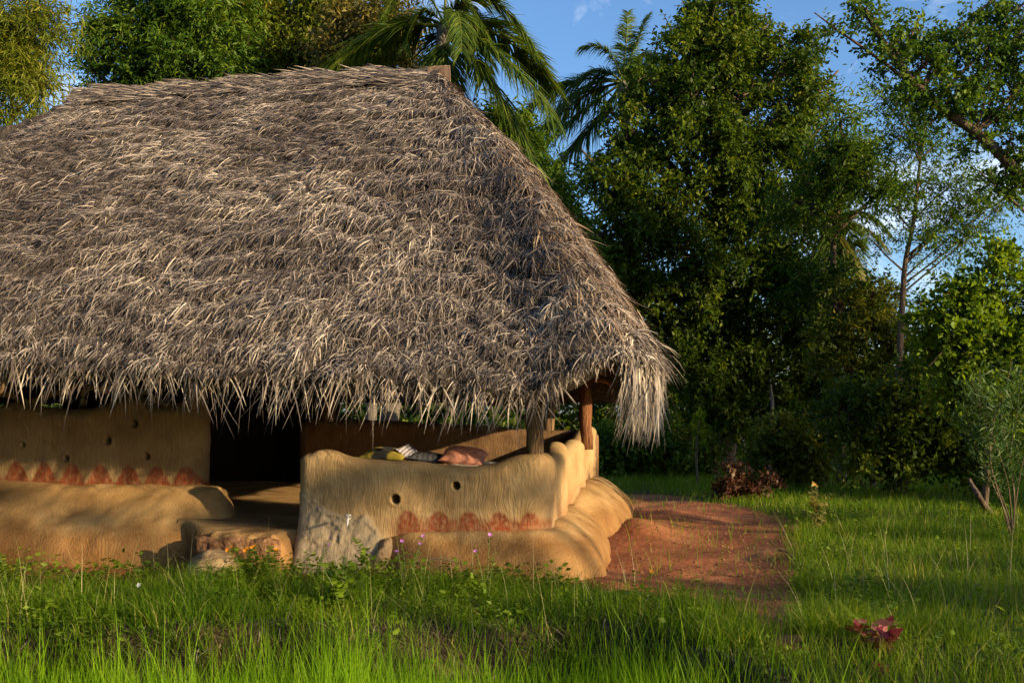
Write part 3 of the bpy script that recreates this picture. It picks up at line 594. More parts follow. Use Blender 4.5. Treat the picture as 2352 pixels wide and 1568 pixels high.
# eave fringe: crossing strands hanging from the edge
fm = (lp[:-1, 1] < 2.5) & (lp[:-1, 0] > -8.5); idx = np.nonzero(fm)[0]; fm &= (lp[:-1, 1] < 0.4); idx = np.nonzero(fm)[0]; N = 4600; ii = RNG.choice(idx, N)
u = RNG.random((N, 1)); vj = (RNG.random(N) ** 1.3 * 9).astype(int); pb = RPd[ii, vj] * (1 - u) + RPd[ii + 1, vj] * u; pb = pb - RN[ii, vj] * RNG.uniform(0, 0.14, (N, 1))
al = unit(np.gradient(lp, axis=0)[ii]); outw = np.stack([al[:, 1], -al[:, 0], 0 * al[:, 0]], 1)
sg = np.where(RNG.random(N) < 0.68, -1, 1.0) * RNG.uniform(0.05, 0.85, N)
T = unit(np.array([0, 0, -1.0]) + outw * RNG.uniform(-0.1, 0.5, (N, 1)) + al * sg[:, None]); B = np.array([0, 0, -0.25]) + RNG.normal(size=(N, 3)) * 0.08
L = (0.07 + 0.30 * RNG.random(N) ** 1.8) * (1 + 0.6 * (RNG.random(N) < 0.10)); L = L * np.where(pb[:, 0] > 0.15, 0.35, 1.0)
b3 = Buf(); b3.add(*blades(pb, T, B, L, RNG.uniform(0.007, 0.016, N), unit(al + outw * RNG.normal(0, 0.4, (N, 1))), 4, np.clip(0.25 + 0.75 * RNG.random(N), 0, 1), 2.5, 0.9))
N = 110; ii = RNG.choice(idx[(lp[idx, 0] > -4.2) & (lp[idx, 0] < 0.1)], N); pb = RPd[ii, 1] - RN[ii, 1] * RNG.uniform(0, 0.12, (N, 1)); al = unit(np.gradient(lp, axis=0)[ii]); T = unit(np.array([0, 0, -1.0]) + al * RNG.normal(0, 0.32, (N, 1)) + RNG.normal(0, 0.1, (N, 3)))
b3.add(*blades(pb, T, RNG.normal(0, 0.12, (N, 3)), RNG.uniform(0.25, 0.58, N), RNG.uniform(0.005, 0.010, N), al, 5, 0.3 + 0.6 * RNG.random(N), 2.5, 0.9))
b3.build('eave_fringe', M['straw'], roof)
# hanging bundle at the right corner; strand tints lightened as painted sunlight
N = 2200; tt = RNG.random(N); p0 = px_y(1445, 790, -0.25); p1 = px_y(1505, 815, 0.1)
pb = p0 + (p1 - p0) * tt[:, None] + RNG.normal(size=(N, 3)) * np.array([0.035, 0.14, 0.045]); pb[:, 2] -= RNG.random(N) ** 2 * 0.32
T = unit(np.array([0.0, 0, -1.0]) + RNG.normal(size=(N, 3)) * np.array([0.11, 0.2, 0.1]) + np.array([0.12, -0.1, 0]) * (RNG.random((N, 1)) - 0.2)); B = np.array([-0.10, 0, -0.15]) + RNG.normal(size=(N, 3)) * 0.1
b4 = Buf(); b4.add(*blades(pb, T, B, RNG.uniform(0.22, 0.52, N), RNG.uniform(0.008, 0.018, N), unit(np.array([0.8, 0.35, 0]) + RNG.normal(size=(N, 3)) * 0.5), 4, np.clip(0.45 + 0.55 * RNG.random(N), 0, 1), 2.4, 0.9))
N = 300; tt = RNG.random(N); pb = px_y(1425, 790, -0.3) + (px_y(1480, 800, 0.1) - px_y(1425, 790, -0.3)) * tt[:, None] + RNG.normal(size=(N, 3)) * 0.06
T = unit(np.array([0.45, -0.3, 0.15]) + RNG.normal(size=(N, 3)) * 0.3); B = np.array([0.15, 0, -0.9]) + RNG.normal(size=(N, 3)) * 0.12
b4.add(*blades(pb, T, B, RNG.uniform(0.18, 0.34, N), RNG.uniform(0.008, 0.018, N), unit(rdir(N)), 4, np.clip(0.3 + 0.7 * RNG.random(N), 0, 1), 2.4, 0.9))
b4.build('hanging_bundle', M['straw'], roof)
# ridge cap: flattened palm mats along the ridge and the folded brown end
b5 = Buf(); nr_ = 60; rxs = np.linspace(RL[0] - 0.3, RR[0] + 0.12, nr_); ca = np.linspace(-1, 1, 13)
rz = np.interp(rxs, np.sort(tx), top[np.argsort(tx), 2]) + 0.05 + 0.025 * np.sin(rxs * 7) + 0.015 * np.sin(rxs * 17)
vv_ = np.stack([np.repeat(rxs[:, None], 13, 1), YR + 0.34 * ca[None] + 0 * rxs[:, None], rz[:, None] - 0.30 * np.abs(ca[None]) ** 1.4 + 0.06], -1).reshape(-1, 3)
vv_[:, 2] += 0.02 * fbm(vv_ * 8, 121, 3)
b5.add(vv_, gridfaces(nr_, 13)[:, ::-1])
cap = b5.build('ridge_cap', M['thatch'], house, smooth=True)
N = 2600; pb = np.stack([RNG.uniform(RL[0] - 0.2, RR[0] + 0.05, N), YR - np.abs(RNG.normal(0, 0.16, N)), np.zeros(N)], 1); pb[:, 2] = np.interp(pb[:, 0], rxs, rz) + 0.06 - 0.9 * np.abs(pb[:, 1] - YR)
T = unit(np.stack([-np.ones(N), RNG.normal(-0.25, 0.4, N), RNG.normal(-0.03, 0.12, N)], 1)); B = np.stack([np.zeros(N), -0.2 * np.ones(N), -0.35 * RNG.random(N)], 1)
b6 = Buf(); b6.add(*blades(pb, T, B, RNG.uniform(0.12, 0.30, N), RNG.uniform(0.007, 0.016, N), unit(np.stack([0 * pb[:, 0], RNG.normal(0.5, 0.5, N), np.ones(N)], 1)), 3, 0.8 * RNG.random(N), 2.2))
join(cap, b6.build('ridge_strands', M['straw'], house))
b7 = Buf()
for k in range(7):
    e0 = RR + np.array([-0.04 + 0.01 * k, -0.14 + 0.03 * k, 0.05 + 0.012 * k]); w_ = 0.27 - 0.015 * k; dz = 0.22 - 0.015 * k
    c = np.array([e0, e0 + [w_, 0.05, 0.02], e0 + [w_ + 0.02, 0.0, -dz], e0 + [0.02, -0.08, -dz - 0.1]]); g = []
    for a in np.linspace(0, 1, 8):
        for t_ in np.linspace(0, 1, 10): g.append((c[0] * (1 - a) + c[1] * a) * (1 - t_) + (c[3] * (1 - a) + c[2] * a) * t_ + np.array([0, 0.018 * math.sin(a * 25 + k), 0.01 * math.sin(t_ * 30)]))
    b7.add(np.array(g), gridfaces(8, 10), 0.3 + 0.08 * k)
b7.build('ridge_end', M['straw_brown'], cap)
# rafters and beam under the eave
b = Buf()
for pp, yh, r in (([(1362, 868), (1395, 873), (1412, 890), (1418, 926)], 0.25, 0.036),):
    pts = spline([px_y(x, y, yh) for x, y in pp], 20); b.add(*tube(pts, np.concatenate([np.full(17, r), [r * 0.97, r * 0.8, r * 0.4]]), 10, wob=0.12, seed=7)); 
b.build('rafter', M['log'], house, smooth=True)
for y in (0.35, 0.9, 1.6, 2.6, 3.7):
    b = Buf(); pts = np.linspace([0.95, y, 1.80], [RR[0] + 0.1, YR + (y - YR) * 0.05, RZ - 0.35], 12); b.add(*tube(pts, 0.04, 9, wob=0.15, seed=int(y * 10))); b.build('rafter', M['log'], house, smooth=True)
for xx in np.arange(-6.5, 0.2, 1.1):
    b = Buf(); pts = np.linspace([xx, -0.35, 1.72], [min(xx, RR[0]), YR, RZ - 0.35], 12); b.add(*tube(pts, 0.04, 9, wob=0.15, seed=int(xx * 10) + 99)); b.build('rafter', M['wood'], house, smooth=True)
b = Buf(); b.add(*tube(np.linspace([-0.05, 0.0, 1.98], [0.15, 6.0, 2.15], 16), 0.06, 10, wob=0.15, seed=3)); b.build('beam', M['wood'], house, smooth=True)
b = Buf(); b.add(*tube(np.linspace([-7.5, 0.16, 2.2], [0.0, 0.16, 2.1], 16), 0.055, 10, wob=0.15, seed=4)); b.build('beam', M['wood'], house, smooth=True)

# ------------------------------------------------------------------ things on and beside the house
def cushion(name, label, px, py, yh, wx, wy, hz, mat, rot=(0, 0, 0), cat='cushion'):
    q = h2w(px_y(px, py, yh)); n = 26; u = np.linspace(-1, 1, n); U, W_ = np.meshgrid(u, u, indexing='ij')
    pr = np.clip((1 - np.abs(U) ** 2.6) * (1 - np.abs(W_) ** 2.6), 0, 1) ** 0.5
    pin = 1 - 0.08 * (1 - np.abs(U)) * 0 - 0.10 * (1 - (U * W_) ** 2) * (np.abs(U) ** 6 + np.abs(W_) ** 6)
    wr = 0.012 * fbm(np.stack([U.ravel() * 3, W_.ravel() * 6, 0 * U.ravel()], 1), int(px), 3).reshape(U.shape) * pr
    tp = np.stack([U * wx / 2 * pin, W_ * wy / 2 * pin, hz / 2 * pr + wr], -1).reshape(-1, 3); bt_ = np.stack([U * wx / 2 * pin, W_ * wy / 2 * pin, -hz / 2 * pr * 0.8 - 0.002], -1).reshape(-1, 3)
    f = gridfaces(n, n); o = link_mesh(name, np.concatenate([tp, bt_]), [f, f[:, ::-1] + n * n], mat, smooth=True)
    o.location = q; o.rotation_euler = (rot[0], rot[1], rot[2] + TH); return tag(o, label, cat, 'cushions on the clay seat')
cushion('cushion', 'plump orange cushion lying behind the low front wall', 1066, 1049, 0.5, 0.46, 0.40, 0.17, M['cloth_orange'], (0.25, 0.10, 0.05))
cushion('cushion', 'black cushion with a yellow stripe at the left of the seat', 888, 1045, 0.45, 0.48, 0.40, 0.13, M['cloth_dark'], (0.15, 0.04, -0.1))
cushion('cushion', 'tilted grey striped cushion beside the black and yellow one', 942, 1044, 0.5, 0.26, 0.34, 0.10, M['cloth_grey'], (0.2, 0.75, 0.1))
cushion('cushion', 'dark grey flat cushion between the striped and orange cushions', 985, 1051, 0.5, 0.40, 0.36, 0.10, mat_cloth('charcoal cloth', (0.05, 0.05, 0.055), (0.09, 0.09, 0.095), 6), (0.1, 0.12, 0.15))
o = cushion('seat_mat', 'pale woven mat under the orange cushion', 1085, 1068, 0.45, 0.50, 0.45, 0.05, M['cloth_white'], (0.1, 0.02, 0), 'mat'); del o['group']

def boulder(name, label, px, py, w_, d_, h_, seed, mat, zoff=0.0, dy=0):
    g = G(px, py); g[1] += dy; g[2] = ground_z(g[0], g[1]) + zoff; n, m = 48, 26
    th = np.linspace(0, 2 * np.pi, n, endpoint=False); ph = np.linspace(-0.9, np.pi / 2, m); A, B_ = np.meshgrid(th, ph, indexing='ij')
    p = np.stack([np.cos(A) * np.cos(B_), np.sin(A) * np.cos(B_), np.sin(B_)], -1).reshape(-1, 3); sg = np.abs(p) ** 0.85 * np.sign(p)
    sg *= (1 + 0.16 * fbm(p * 1.3, seed, 3) + 0.03 * fbm(p * 7, seed + 4, 3))[:, None]
    o = link_mesh(name, sg * np.array([w_ / 2, d_ / 2, h_]), gridfaces(n, m, True), mat, smooth=True); o.location = g; o.rotation_euler = (0, 0, seed)
    return tag(o, label, 'rock', 'rocks by the step')
boulder('boulder', 'big rounded pale rock in front of the earthen step', 490, 1325, 0.86, 0.5, 0.235, 5, M['rock'])
boulder('boulder', 'grey rock leaning on the front ledge near the patched wall corner', 890, 1315, 0.36, 0.36, 0.27, 2, M['rock'], dy=0.05)

# water tap sticking out of the patched corner, in house coordinates turned to the world
q = h2w(px_y(800, 1196, -0.27)); tp = thing('water_tap', 'small white tap sticking out of the grey patched wall corner', 'tap', q)
b = Buf(); b.add(*tube(np.array([[0, 0.12, 0.02], [0, 0.0, 0.02], [0, -0.04, 0.015], [0, -0.055, -0.01], [0, -0.055, -0.045]]), [0.011, 0.011, 0.012, 0.011, 0.009], 10)); b.build('spout', M['metal'], tp, smooth=True)
b = Buf(); b.add(*tube(np.array([[0, -0.02, 0.02], [0, -0.02, 0.055]]), 0.006, 8)); b.add(*tube(np.array([[-0.03, -0.02, 0.055], [0, -0.02, 0.06], [0.03, -0.02, 0.055]]), 0.007, 8)); b.build('handle', M['metal'], tp, smooth=True)

# ------------------------------------------------------------------ trees and plants
def foliage(blobs, depth, nl, leaf, ratio, twig, per=8, up=0.1, droop=0.25, ysc=1.0, shell=0.45, dj=0.0):
    """leaf mesh for a crown made of round masses given as (px, py, radius px[, weight[, depth shift]])"""
    bl = [tuple(q) + (1.0, 0.0)[len(q) - 3:] for q in blobs]
    c = np.array([P(q[0], q[1], depth + q[4]) for q in bl]); r = np.array([q[2] * (depth + q[4]) / F for q in bl]) * 0.84; bsh = RNG.normal(0, 0.11, len(bl)); wq = r ** 2 * np.array([q[3] for q in bl])
    M_ = nl // per; bi = RNG.choice(len(bl), M_, p=wq / wq.sum()); u = rdir(M_); rho = RNG.random(M_) ** shell
    lum = 1 + 0.28 * fbm(u * 1.7 + bi[:, None] * 7.7, 5, 3)
    yv = np.array([1, ysc, 1]); kk = 8; su = rdir(len(bl) * kk).reshape(len(bl), kk, 3); sr = RNG.uniform(0.55, 1.02, (len(bl), kk, 1)); si = RNG.integers(0, kk, M_); sb = RNG.normal(0, 0.10, (len(bl), kk))
    inn_ = RNG.random(M_) < 0.32; scn = su[bi, si] * sr[bi, si]
    loc = np.where(inn_[:, None], u * (rho * 0.8)[:, None], scn + rdir(M_) * (0.36 * RNG.random(M_) ** 0.5)[:, None]); st = c[bi] + loc * r[bi][:, None] * yv; u = unit(loc)
    dr = unit(u * 0.7 + rdir(M_) * 0.75 + np.array([0, 0, up])); tl = twig * RNG.uniform(0.5, 1.3, M_)
    t = (np.arange(per) + RNG.random((M_, per))) / per; pos = st[:, None] + dr[:, None] * (t * tl[:, None])[..., None]; pos[..., 2] -= droop * 0.5 * (t ** 2) * tl[:, None]
    side = unit(np.cross(dr, rdir(M_)))[:, None] * np.where(np.arange(per) % 2, 1, -1)[None, :, None]
    ax = dr[:, None] * 0.55 + side * 0.85 + RNG.normal(size=(M_, per, 3)) * 0.35; ax[..., 2] -= droop
    pos = pos.reshape(-1, 3); ax = ax.reshape(-1, 3); nn_ = unit(rdir(len(pos)) + np.array([0, 0, 0.9])); L = leaf * RNG.uniform(0.5, 1.5, len(pos))
    rr = np.clip(np.repeat(RNG.normal(0.45, 0.16, M_) + bsh[bi] + sb[bi, si], per) + RNG.normal(0, 0.16, len(pos)), 0, 1)
    return leaves(pos, ax, nn_, L, L * ratio, 0.10, rr), c, r, st, dr, tl
def tree(name, label, cat, base, blobs, depth, nl, leaf, mat, bark, ratio=0.5, twig=0.5, trunk=None, tr=0.16, limbs=True, group=None, parts=('trunk', 'crown'), limb_r=0.04, twigs=200, **kw):
    """trunk: list of (px, py, depth) points from the ground up"""
    base = np.array(base, float); base[2] = ground_z(base[0], base[1]); root = thing(name, label, cat, base, group)
    (v, f, r), c, rad, st, dr, tl = foliage(blobs, depth, nl, leaf, ratio, twig, **kw)
    b = Buf(); b.add(v, f, r); b.build(parts[1], mat, root, origin=base)
    b = Buf(); tops = spline([base - [0, 0, 0.1]] + [P(*q) for q in trunk], 30) if trunk else spline([base - [0, 0, 0.1], base * 0.5 + c[0] * 0.5 + [0.05, 0, -0.1], c[0]], 24)
    b.add(*tube(tops, tr * np.linspace(1.15, 0.35, len(tops)), 12, wob=0.12, seed=len(blobs)))
    if limbs:
        for k in range(len(c)):
            hd = np.linalg.norm((tops - c[k])[:, :2], axis=1); d = np.abs(tops[:, 2] - (c[k][2] - 0.75 * hd)) + 0.25 * hd; j = int(np.clip(np.argmin(d) - 1, len(tops) // 4, len(tops) - 1)); mid = (tops[j] + c[k]) / 2 + RNG.normal(size=3) * 0.12 * rad[k] + [0, 0, 0.1 * rad[k]]
            b.add(*tube(spline([tops[j], mid, c[k], c[k] + (c[k] - tops[j]) * 0.25], 14), np.linspace(limb_r * 1.4, limb_r * 0.35, 14), 7, wob=0.1, seed=k))
        for k in RNG.choice(len(st), min(twigs, len(st)), replace=False):
            j = int(np.argmin(np.linalg.norm(c - st[k], axis=1))); e = st[k] + dr[k] * tl[k] * 0.8
            b.add(*tube(spline([c[j] + RNG.normal(size=3) * 0.2 * rad[j], (c[j] + st[k]) / 2 + RNG.normal(size=3) * 0.1 * rad[j], e], 7), np.linspace(limb_r * 0.4, limb_r * 0.1, 7), 4, cap=False))
    b.build(parts[0], bark, root, smooth=True, origin=base)
    return root

def gx_(px, d): return np.array([(px - CX) / F * d, d, 0.0])

def palm(name, label, base, crown, fronds, group='coconut palms', nrand=8, seed=0, size=2.6, tr=0.15, mat='palm', yel=()):
    """fronds: (control px, py, tip px, py, depth shift)"""
    rg = np.random.default_rng(seed); base = np.array(base, float); base[2] = ground_z(base[0], base[1]); root = thing(name, label, 'palm tree', base, group)
    b = Buf(); tp_ = spline([base - [0, 0, 0.1], base * 0.6 + crown * 0.4 + [0.1, 0, 0], crown], 40); rr = tr * (np.linspace(1.25, 0.8, 40) + 0.05 * (np.arange(40) % 2)); b.add(*tube(tp_, rr, 14, wob=0.08)); b.build('trunk', M['bark_grey'], root, smooth=True, origin=base)
    allf = []
    for q in fronds:
        d = crown[1]; allf.append((P(q[0], q[1], d + q[4] * 0.5), P(q[2], q[3], d + q[4]), q[5] if len(q) > 5 else mat))
    for k in range(nrand):
        a = rg.uniform(0, 2 * np.pi); e = rg.uniform(-0.2, 1.1); dd = np.array([math.cos(a) * math.cos(e), abs(math.sin(a)) * math.cos(e) * 0.9 + 0.1, math.sin(e)])
        allf.append((crown + dd * size * 0.55 + [0, 0, 0.3], crown + dd * size * 0.9 * np.array([1.1, 1.1, 0.5]) - [0, 0, size * 0.35], mat))
    for cpt, tip, mm in allf:
        t = np.linspace(0, 1, 46)[:, None]; ra = (1 - t) ** 2 * crown + 2 * t * (1 - t) * cpt + t ** 2 * tip; tg = unit(np.gradient(ra, axis=0)); Lf = np.linalg.norm(np.diff(ra, axis=0), axis=1).sum()
        b = Buf(); b.add(*tube(ra, np.linspace(0.035, 0.006, 46) * Lf / 2.6, 6), 0.8)
        nl = 150; tt = np.sort(rg.uniform(0.14, 1.0, nl)); tt = np.concatenate([tt, tt]); sgn = np.repeat([1, -1.0], nl); x = tt * 45; i0 = np.minimum(x.astype(int), 44); fr = (x - i0)[:, None]
        pb = ra[i0] * (1 - fr) + ra[i0 + 1] * fr; tgx = tg[i0]; sd = np.cross(tgx, [0, 0, 1.0]); bad = np.linalg.norm(sd, axis=1) < 0.25; sd[bad] = np.cross(tgx[bad], [0, 1.0, 0.3]); sd = unit(sd); un = np.cross(sd, tgx)
        ll = Lf * 0.30 * np.sin(np.clip(0.25 + 0.80 * (1 - tt), 0, 1) * np.pi * 0.62) * rg.uniform(0.85, 1.1, 2 * nl)
        T = unit(sd * sgn[:, None] * 0.75 + tgx * (0.45 + 0.5 * tt)[:, None] + un * 0.15 + rg.normal(size=(2 * nl, 3)) * 0.10); Bn = np.array([0, 0, -0.55]) * rg.uniform(0.5, 1.4, (2 * nl, 1))
        b.add(*blades(pb, T, Bn, ll, 0.036 * Lf / 2.6, unit(np.cross(T, un) + 0.3 * rg.normal(size=(2 * nl, 3))), 3, np.clip(rg.normal(0.45, 0.22, 2 * nl), 0, 1), 2.0, 0.6))
        b.build('frond', M[mm], root, origin=base)
    return root

# --- behind the house
tree('bamboo', 'yellowish bamboo clump at the left edge behind the roof end', 'bamboo', gx_(20, 15.5), [(30, 60, 90), (85, 70, 55), (20, 160, 80), (90, 190, 45), (40, 250, 60), (110, 30, 45), (-60, 100, 110)], 15.5, 20000, 0.15, M['leaf_yellow'], M['leaf_olive'], 0.13, 0.5,
     trunk=[(10, 600, 15.5), (25, 300, 15.5), (40, 20, 15.5)], tr=0.04, parts=('culm', 'foliage'), droop=0.6, up=0.3, limb_r=0.018)
tree('feathery_tree', 'dark green feathery tree behind the roof, right of the bamboo', 'tree', gx_(400, 21), [(265, 120, 75), (330, 60, 75), (300, 180, 60), (400, 40, 80), (430, 130, 80), (500, 60, 85), (540, 150, 70), (220, 170, 40), (360, 140, 60), (450, 0, 70)], 21, 52000, 0.12, M['leaf_mid'], M['bark'], 0.26, 0.6, per=16, trunk=[(420, 500, 21), (410, 200, 21), (400, 90, 21)], droop=0.5)
tree('leafy_tree', 'mid green leafy tree behind the middle of the roof ridge', 'tree', gx_(620, 22), [(590, 60, 90), (660, 40, 85), (620, 140, 80), (700, 110, 80), (740, 40, 70), (560, 0, 80), (680, 170, 60), (760, 150, 50)], 22, 38000, 0.11, M['leaf_yellow'], M['bark'], 0.4, 0.5, trunk=[(630, 500, 22), (640, 200, 22), (650, 60, 22)])
tree('dry_tree', 'olive yellow dry-leaved tree lit by the sun above the ridge', 'tree', gx_(850, 20), [(830, 120, 70), (880, 90, 65), (800, 60, 65), (900, 150, 45), (780, 150, 50), (860, 30, 55), (930, 60, 40)], 20, 16000, 0.11, M['leaf_olive'], M['bark_grey'], 0.4, 0.45, trunk=[(860, 500, 20), (855, 200, 20), (860, 60, 20)], tr=0.1)
palm('coconut_palm', 'coconut palm rising behind the right end of the roof ridge', gx_(858, 18), P(1022, 62, 18), [(1060, -60, 1125, 95, -0.3), (1110, -90, 1225, 110, -0.2), (1180, 110, 1268, 268, -0.8), (1060, -30, 1060, 120, -1), (1150, 200, 1235, 385, -0.5), (950, -120, 880, 40, 0), (1020, -180, 1100, -120, 0.4), (1000, 180, 1070, 300, -0.6), (960, -30, 930, 110, -0.2)], nrand=6, seed=3, size=2.4)
tree('feathery_tree', 'small feathery green tree showing beside the sloping roof edge', 'tree', gx_(1250, 19), [(1240, 420, 60), (1280, 500, 60), (1190, 330, 45), (1150, 290, 50), (1310, 560, 45), (1240, 480, 60), (1200, 300, 30)], 19, 12000, 0.15, M['leaf_mid'], M['bark'], 0.25, 0.5, per=14, trunk=[(1240, 700, 19), (1245, 500, 19), (1240, 420, 19)], tr=0.08, droop=0.4)
palm('coconut_palm', 'coconut palm half hidden on the left side of the big dark tree', gx_(1470, 27), P(1430, 190, 27), [(1400, 80, 1333, 112, 0), (1440, 90, 1442, 28, 0.3), (1460, 90, 1488, 36, 0.3), (1330, 170, 1272, 272, -0.5), (1310, 270, 1226, 352, -0.8), (1340, 330, 1235, 420, -1), (1490, 110, 1540, 200, 0), (1390, 260, 1330, 330, -0.4), (1360, 120, 1290, 230, -0.3)], nrand=5, seed=5, size=2.8, tr=0.17)
BIG = [(1620, 50, 70), (1680, 30, 60), (1560, 110, 75), (1650, 130, 80), (1740, 90, 60), (1800, 150, 65), (1850, 120, 40), (1870, 220, 55), (1500, 190, 70), (1590, 220, 80), (1700, 230, 80), (1790, 260, 75), (1450, 300, 70), (1530, 320, 85), (1640, 340, 85), (1750, 360, 80), (1850, 330, 60),
       (1400, 410, 75), (1480, 430, 85), (1590, 450, 90), (1700, 470, 85), (1800, 470, 75), (1890, 430, 55), (1380, 540, 75), (1470, 560, 90), (1590, 580, 95), (1710, 590, 90), (1820, 580, 80), (1420, 670, 80), (1520, 690, 90), (1640, 710, 95), (1760, 710, 90), (1860, 690, 70),
       (1530, 800, 80), (1640, 830, 90), (1760, 830, 90), (1870, 800, 75), (1600, 920, 75), (1700, 940, 80), (1800, 920, 75), (1900, 880, 60)]
tree('big_tree', 'big dense dark green tree filling the middle beside the house', 'tree', gx_(1660, 25.5), BIG, 24.5, 185000, 0.115, M['leaf_dark'], M['bark'], 0.5, 0.42, trunk=[(1662, 960, 25.5), (1655, 800, 25.3), (1650, 500, 25), (1640, 200, 24.8)], tr=0.30, limb_r=0.07, twigs=500, ysc=1.2)
palm('coconut_palm', 'coconut palm with drooping yellowish fronds right of the big tree', gx_(1925, 23.6), P(1895, 510, 23.6), [(1980, 450, 2050, 545, -0.4), (1990, 500, 2035, 570, -0.6, 'palm_yellow'), (1990, 600, 2008, 755, -0.8, 'palm_yellow'), (1930, 560, 1960, 700, -1.0), (1900, 600, 1915, 690, -1.2), (1970, 340, 2010, 320, 0.4), (1850, 420, 1800, 520, -0.3), (1930, 400, 1985, 420, 0)], nrand=4, seed=9, size=2.0, tr=0.15)
tree('feathery_tree', 'feathery green tree leaning out from the right flank of the big tree', 'tree', gx_(1935, 21), [(1930, 420, 60), (1990, 400, 55), (1960, 350, 45), (2030, 440, 35), (1900, 350, 50), (1880, 640, 60), (1850, 480, 60), (1930, 280, 30)], 21, 13000, 0.15, M['leaf_mid'], M['bark'], 0.22, 0.7, per=16, trunk=[(1925, 800, 21), (1915, 550, 21), (1950, 400, 21)], tr=0.1, droop=0.4)
tree('slender_tree', 'slender tree with a bare pale trunk and sparse feathery crown', 'tree', gx_(2062, 19), [(2170, 525, 50), (2225, 515, 35), (2120, 560, 30), (2110, 330, 45), (2140, 410, 35), (2065, 310, 40), (2030, 230, 38), (2180, 430, 45), (2060, 480, 35), (2180, 300, 30), (2010, 560, 25), (2250, 440, 40), (2290, 480, 40), (2210, 560, 28), (2070, 230, 30)], 19, 14000, 0.085, M['leaf_mid'], M['bark'], 0.3, 0.75, per=20, trunk=[(2066, 830, 19), (2074, 680, 19), (2080, 600, 19), (2100, 500, 19), (2110, 400, 19), (2118, 320, 19)], tr=0.062, limb_r=0.016, droop=0.15)
tree('broad_tree', 'broad-leaved tree reaching in from the upper right corner', 'tree', gx_(2560, 15), [(1995, 40, 40), (2040, 110, 60), (2100, 70, 55), (2110, 160, 65), (2170, 110, 55), (2180, 210, 70), (2230, 60, 55), (2270, 150, 70), (2330, 90, 60), (2260, 240, 65), (2330, 210, 70), (2240, 320, 40), (2320, 320, 55), (2330, 420, 60), (2290, 430, 40), (2340, 20, 60), (2280, 0, 40), (1925, 70, 28), (2080, 230, 45), (2140, 280, 35), (1970, 0, 30), (2400, 150, 90), (2420, 300, 90)], 15, 21000, 0.068, M['leaf_mid'], M['bark'], 0.6, 0.25,
     trunk=[(2540, 800, 15), (2440, 520, 15), (2340, 400, 15), (2250, 310, 15), (2150, 240, 15), (2050, 130, 15), (1985, 20, 15)], tr=0.105, limb_r=0.024)
# --- shrubs at the right and back
tree('round_bush', 'bright green round-leaved bush at the right edge under the sky', 'bush', gx_(2260, 15.5), [(2280, 610, 42), (2190, 670, 45), (2240, 720, 65), (2320, 690, 65), (2140, 720, 40), (2180, 790, 70), (2280, 800, 80), (2350, 780, 80), (2330, 880, 80), (2200, 880, 70)], 15.5, 26000, 0.085, M['leaf_bright'], M['bark'], 0.6, 0.35, parts=('stem', 'foliage'), tr=0.05)
tree('small_tree', 'olive green small tree behind the slender trunk', 'tree', gx_(2010, 20), [(1925, 700, 50), (1900, 780, 60), (2000, 680, 50), (2040, 720, 60), (1980, 760, 70), (2060, 800, 60), (1950, 850, 60), (2020, 870, 60)], 20, 14000, 0.10, M['leaf_yellow'], M['bark'], 0.45, 0.4, parts=('trunk', 'crown'), tr=0.06)
tree('dark_shrub', 'tall dark small-leaved shrub at right above the meadow', 'shrub', gx_(2080, 17.5), [(2040, 960, 85), (2140, 950, 85), (1980, 1020, 65), (2080, 1040, 75), (2180, 1030, 80), (2230, 950, 70), (2130, 870, 65), (1950, 950, 60), (2250, 1060, 60)], 17.5, 26000, 0.10, M['leaf_dark'], M['bark'], 0.5, 0.4, parts=('stem', 'foliage'), tr=0.06)
tree('shrub', 'pale green leafy shrub by the lawn behind the hanging thatch', 'shrub', gx_(1450, 23), [(1400, 1030, 45), (1450, 1040, 50), (1510, 1040, 50), (1390, 1070, 30), (1550, 1060, 40), (1480, 1000, 40)], 23, 9000, 0.12, M['leaf_mid'], M['bark'], 0.5, 0.4, parts=('stem', 'foliage'), tr=0.04)
tree('shrub', 'dark leafy shrub left of the small palm-like plant', 'shrub', gx_(1590, 23.5), [(1560, 1020, 45), (1620, 1040, 40), (1590, 1070, 35)], 23.5, 5000, 0.12, M['leaf_dark'], M['bark'], 0.5, 0.4, parts=('stem', 'foliage'), tr=0.04)
tree('shrub', 'olive shrub with violet flowers right of the dark trunk', 'shrub', gx_(1790, 20), [(1760, 1050, 45), (1820, 1020, 50), (1870, 1050, 50), (1830, 1080, 45), (1900, 1000, 50), (1780, 1000, 40)], 20, 11000, 0.10, M['leaf_yellow'], M['bark'], 0.5, 0.4, parts=('stem', 'foliage'), tr=0.04)
tree('red_shrub', 'low dark maroon leaved shrub at the back edge of the dirt yard', 'shrub', gx_(1690, 17.3), [(1675, 1120, 26), (1705, 1105, 26), (1690, 1082, 18), (1660, 1138, 18), (1735, 1130, 20), (1765, 1092, 16), (1768, 1115, 14)], 17.3, 1500, 0.085, M['leaf_red'], M['bark'], 0.5, 0.25, parts=('stem', 'foliage'), tr=0.02, limb_r=0.012)
# far woods that read as one mass
(v, f, r), *_ = foliage([(x, y, 85, 1, RNG.uniform(-2, 3)) for x in range(-100, 2700, 75) for y in (930, 1010)] + [(x, 860 - 30 * math.sin(x / 90), 85, 1, RNG.uniform(-1, 4)) for x in range(700, 2600, 80)], 34, 60000, 0.28, 0.5, 0.7)
b = Buf(); b.add(v, f, r); tag(b.build('far_woods', M['leaf_dark']), 'dark wood closing the view behind the trees', 'woods', kind='stuff')

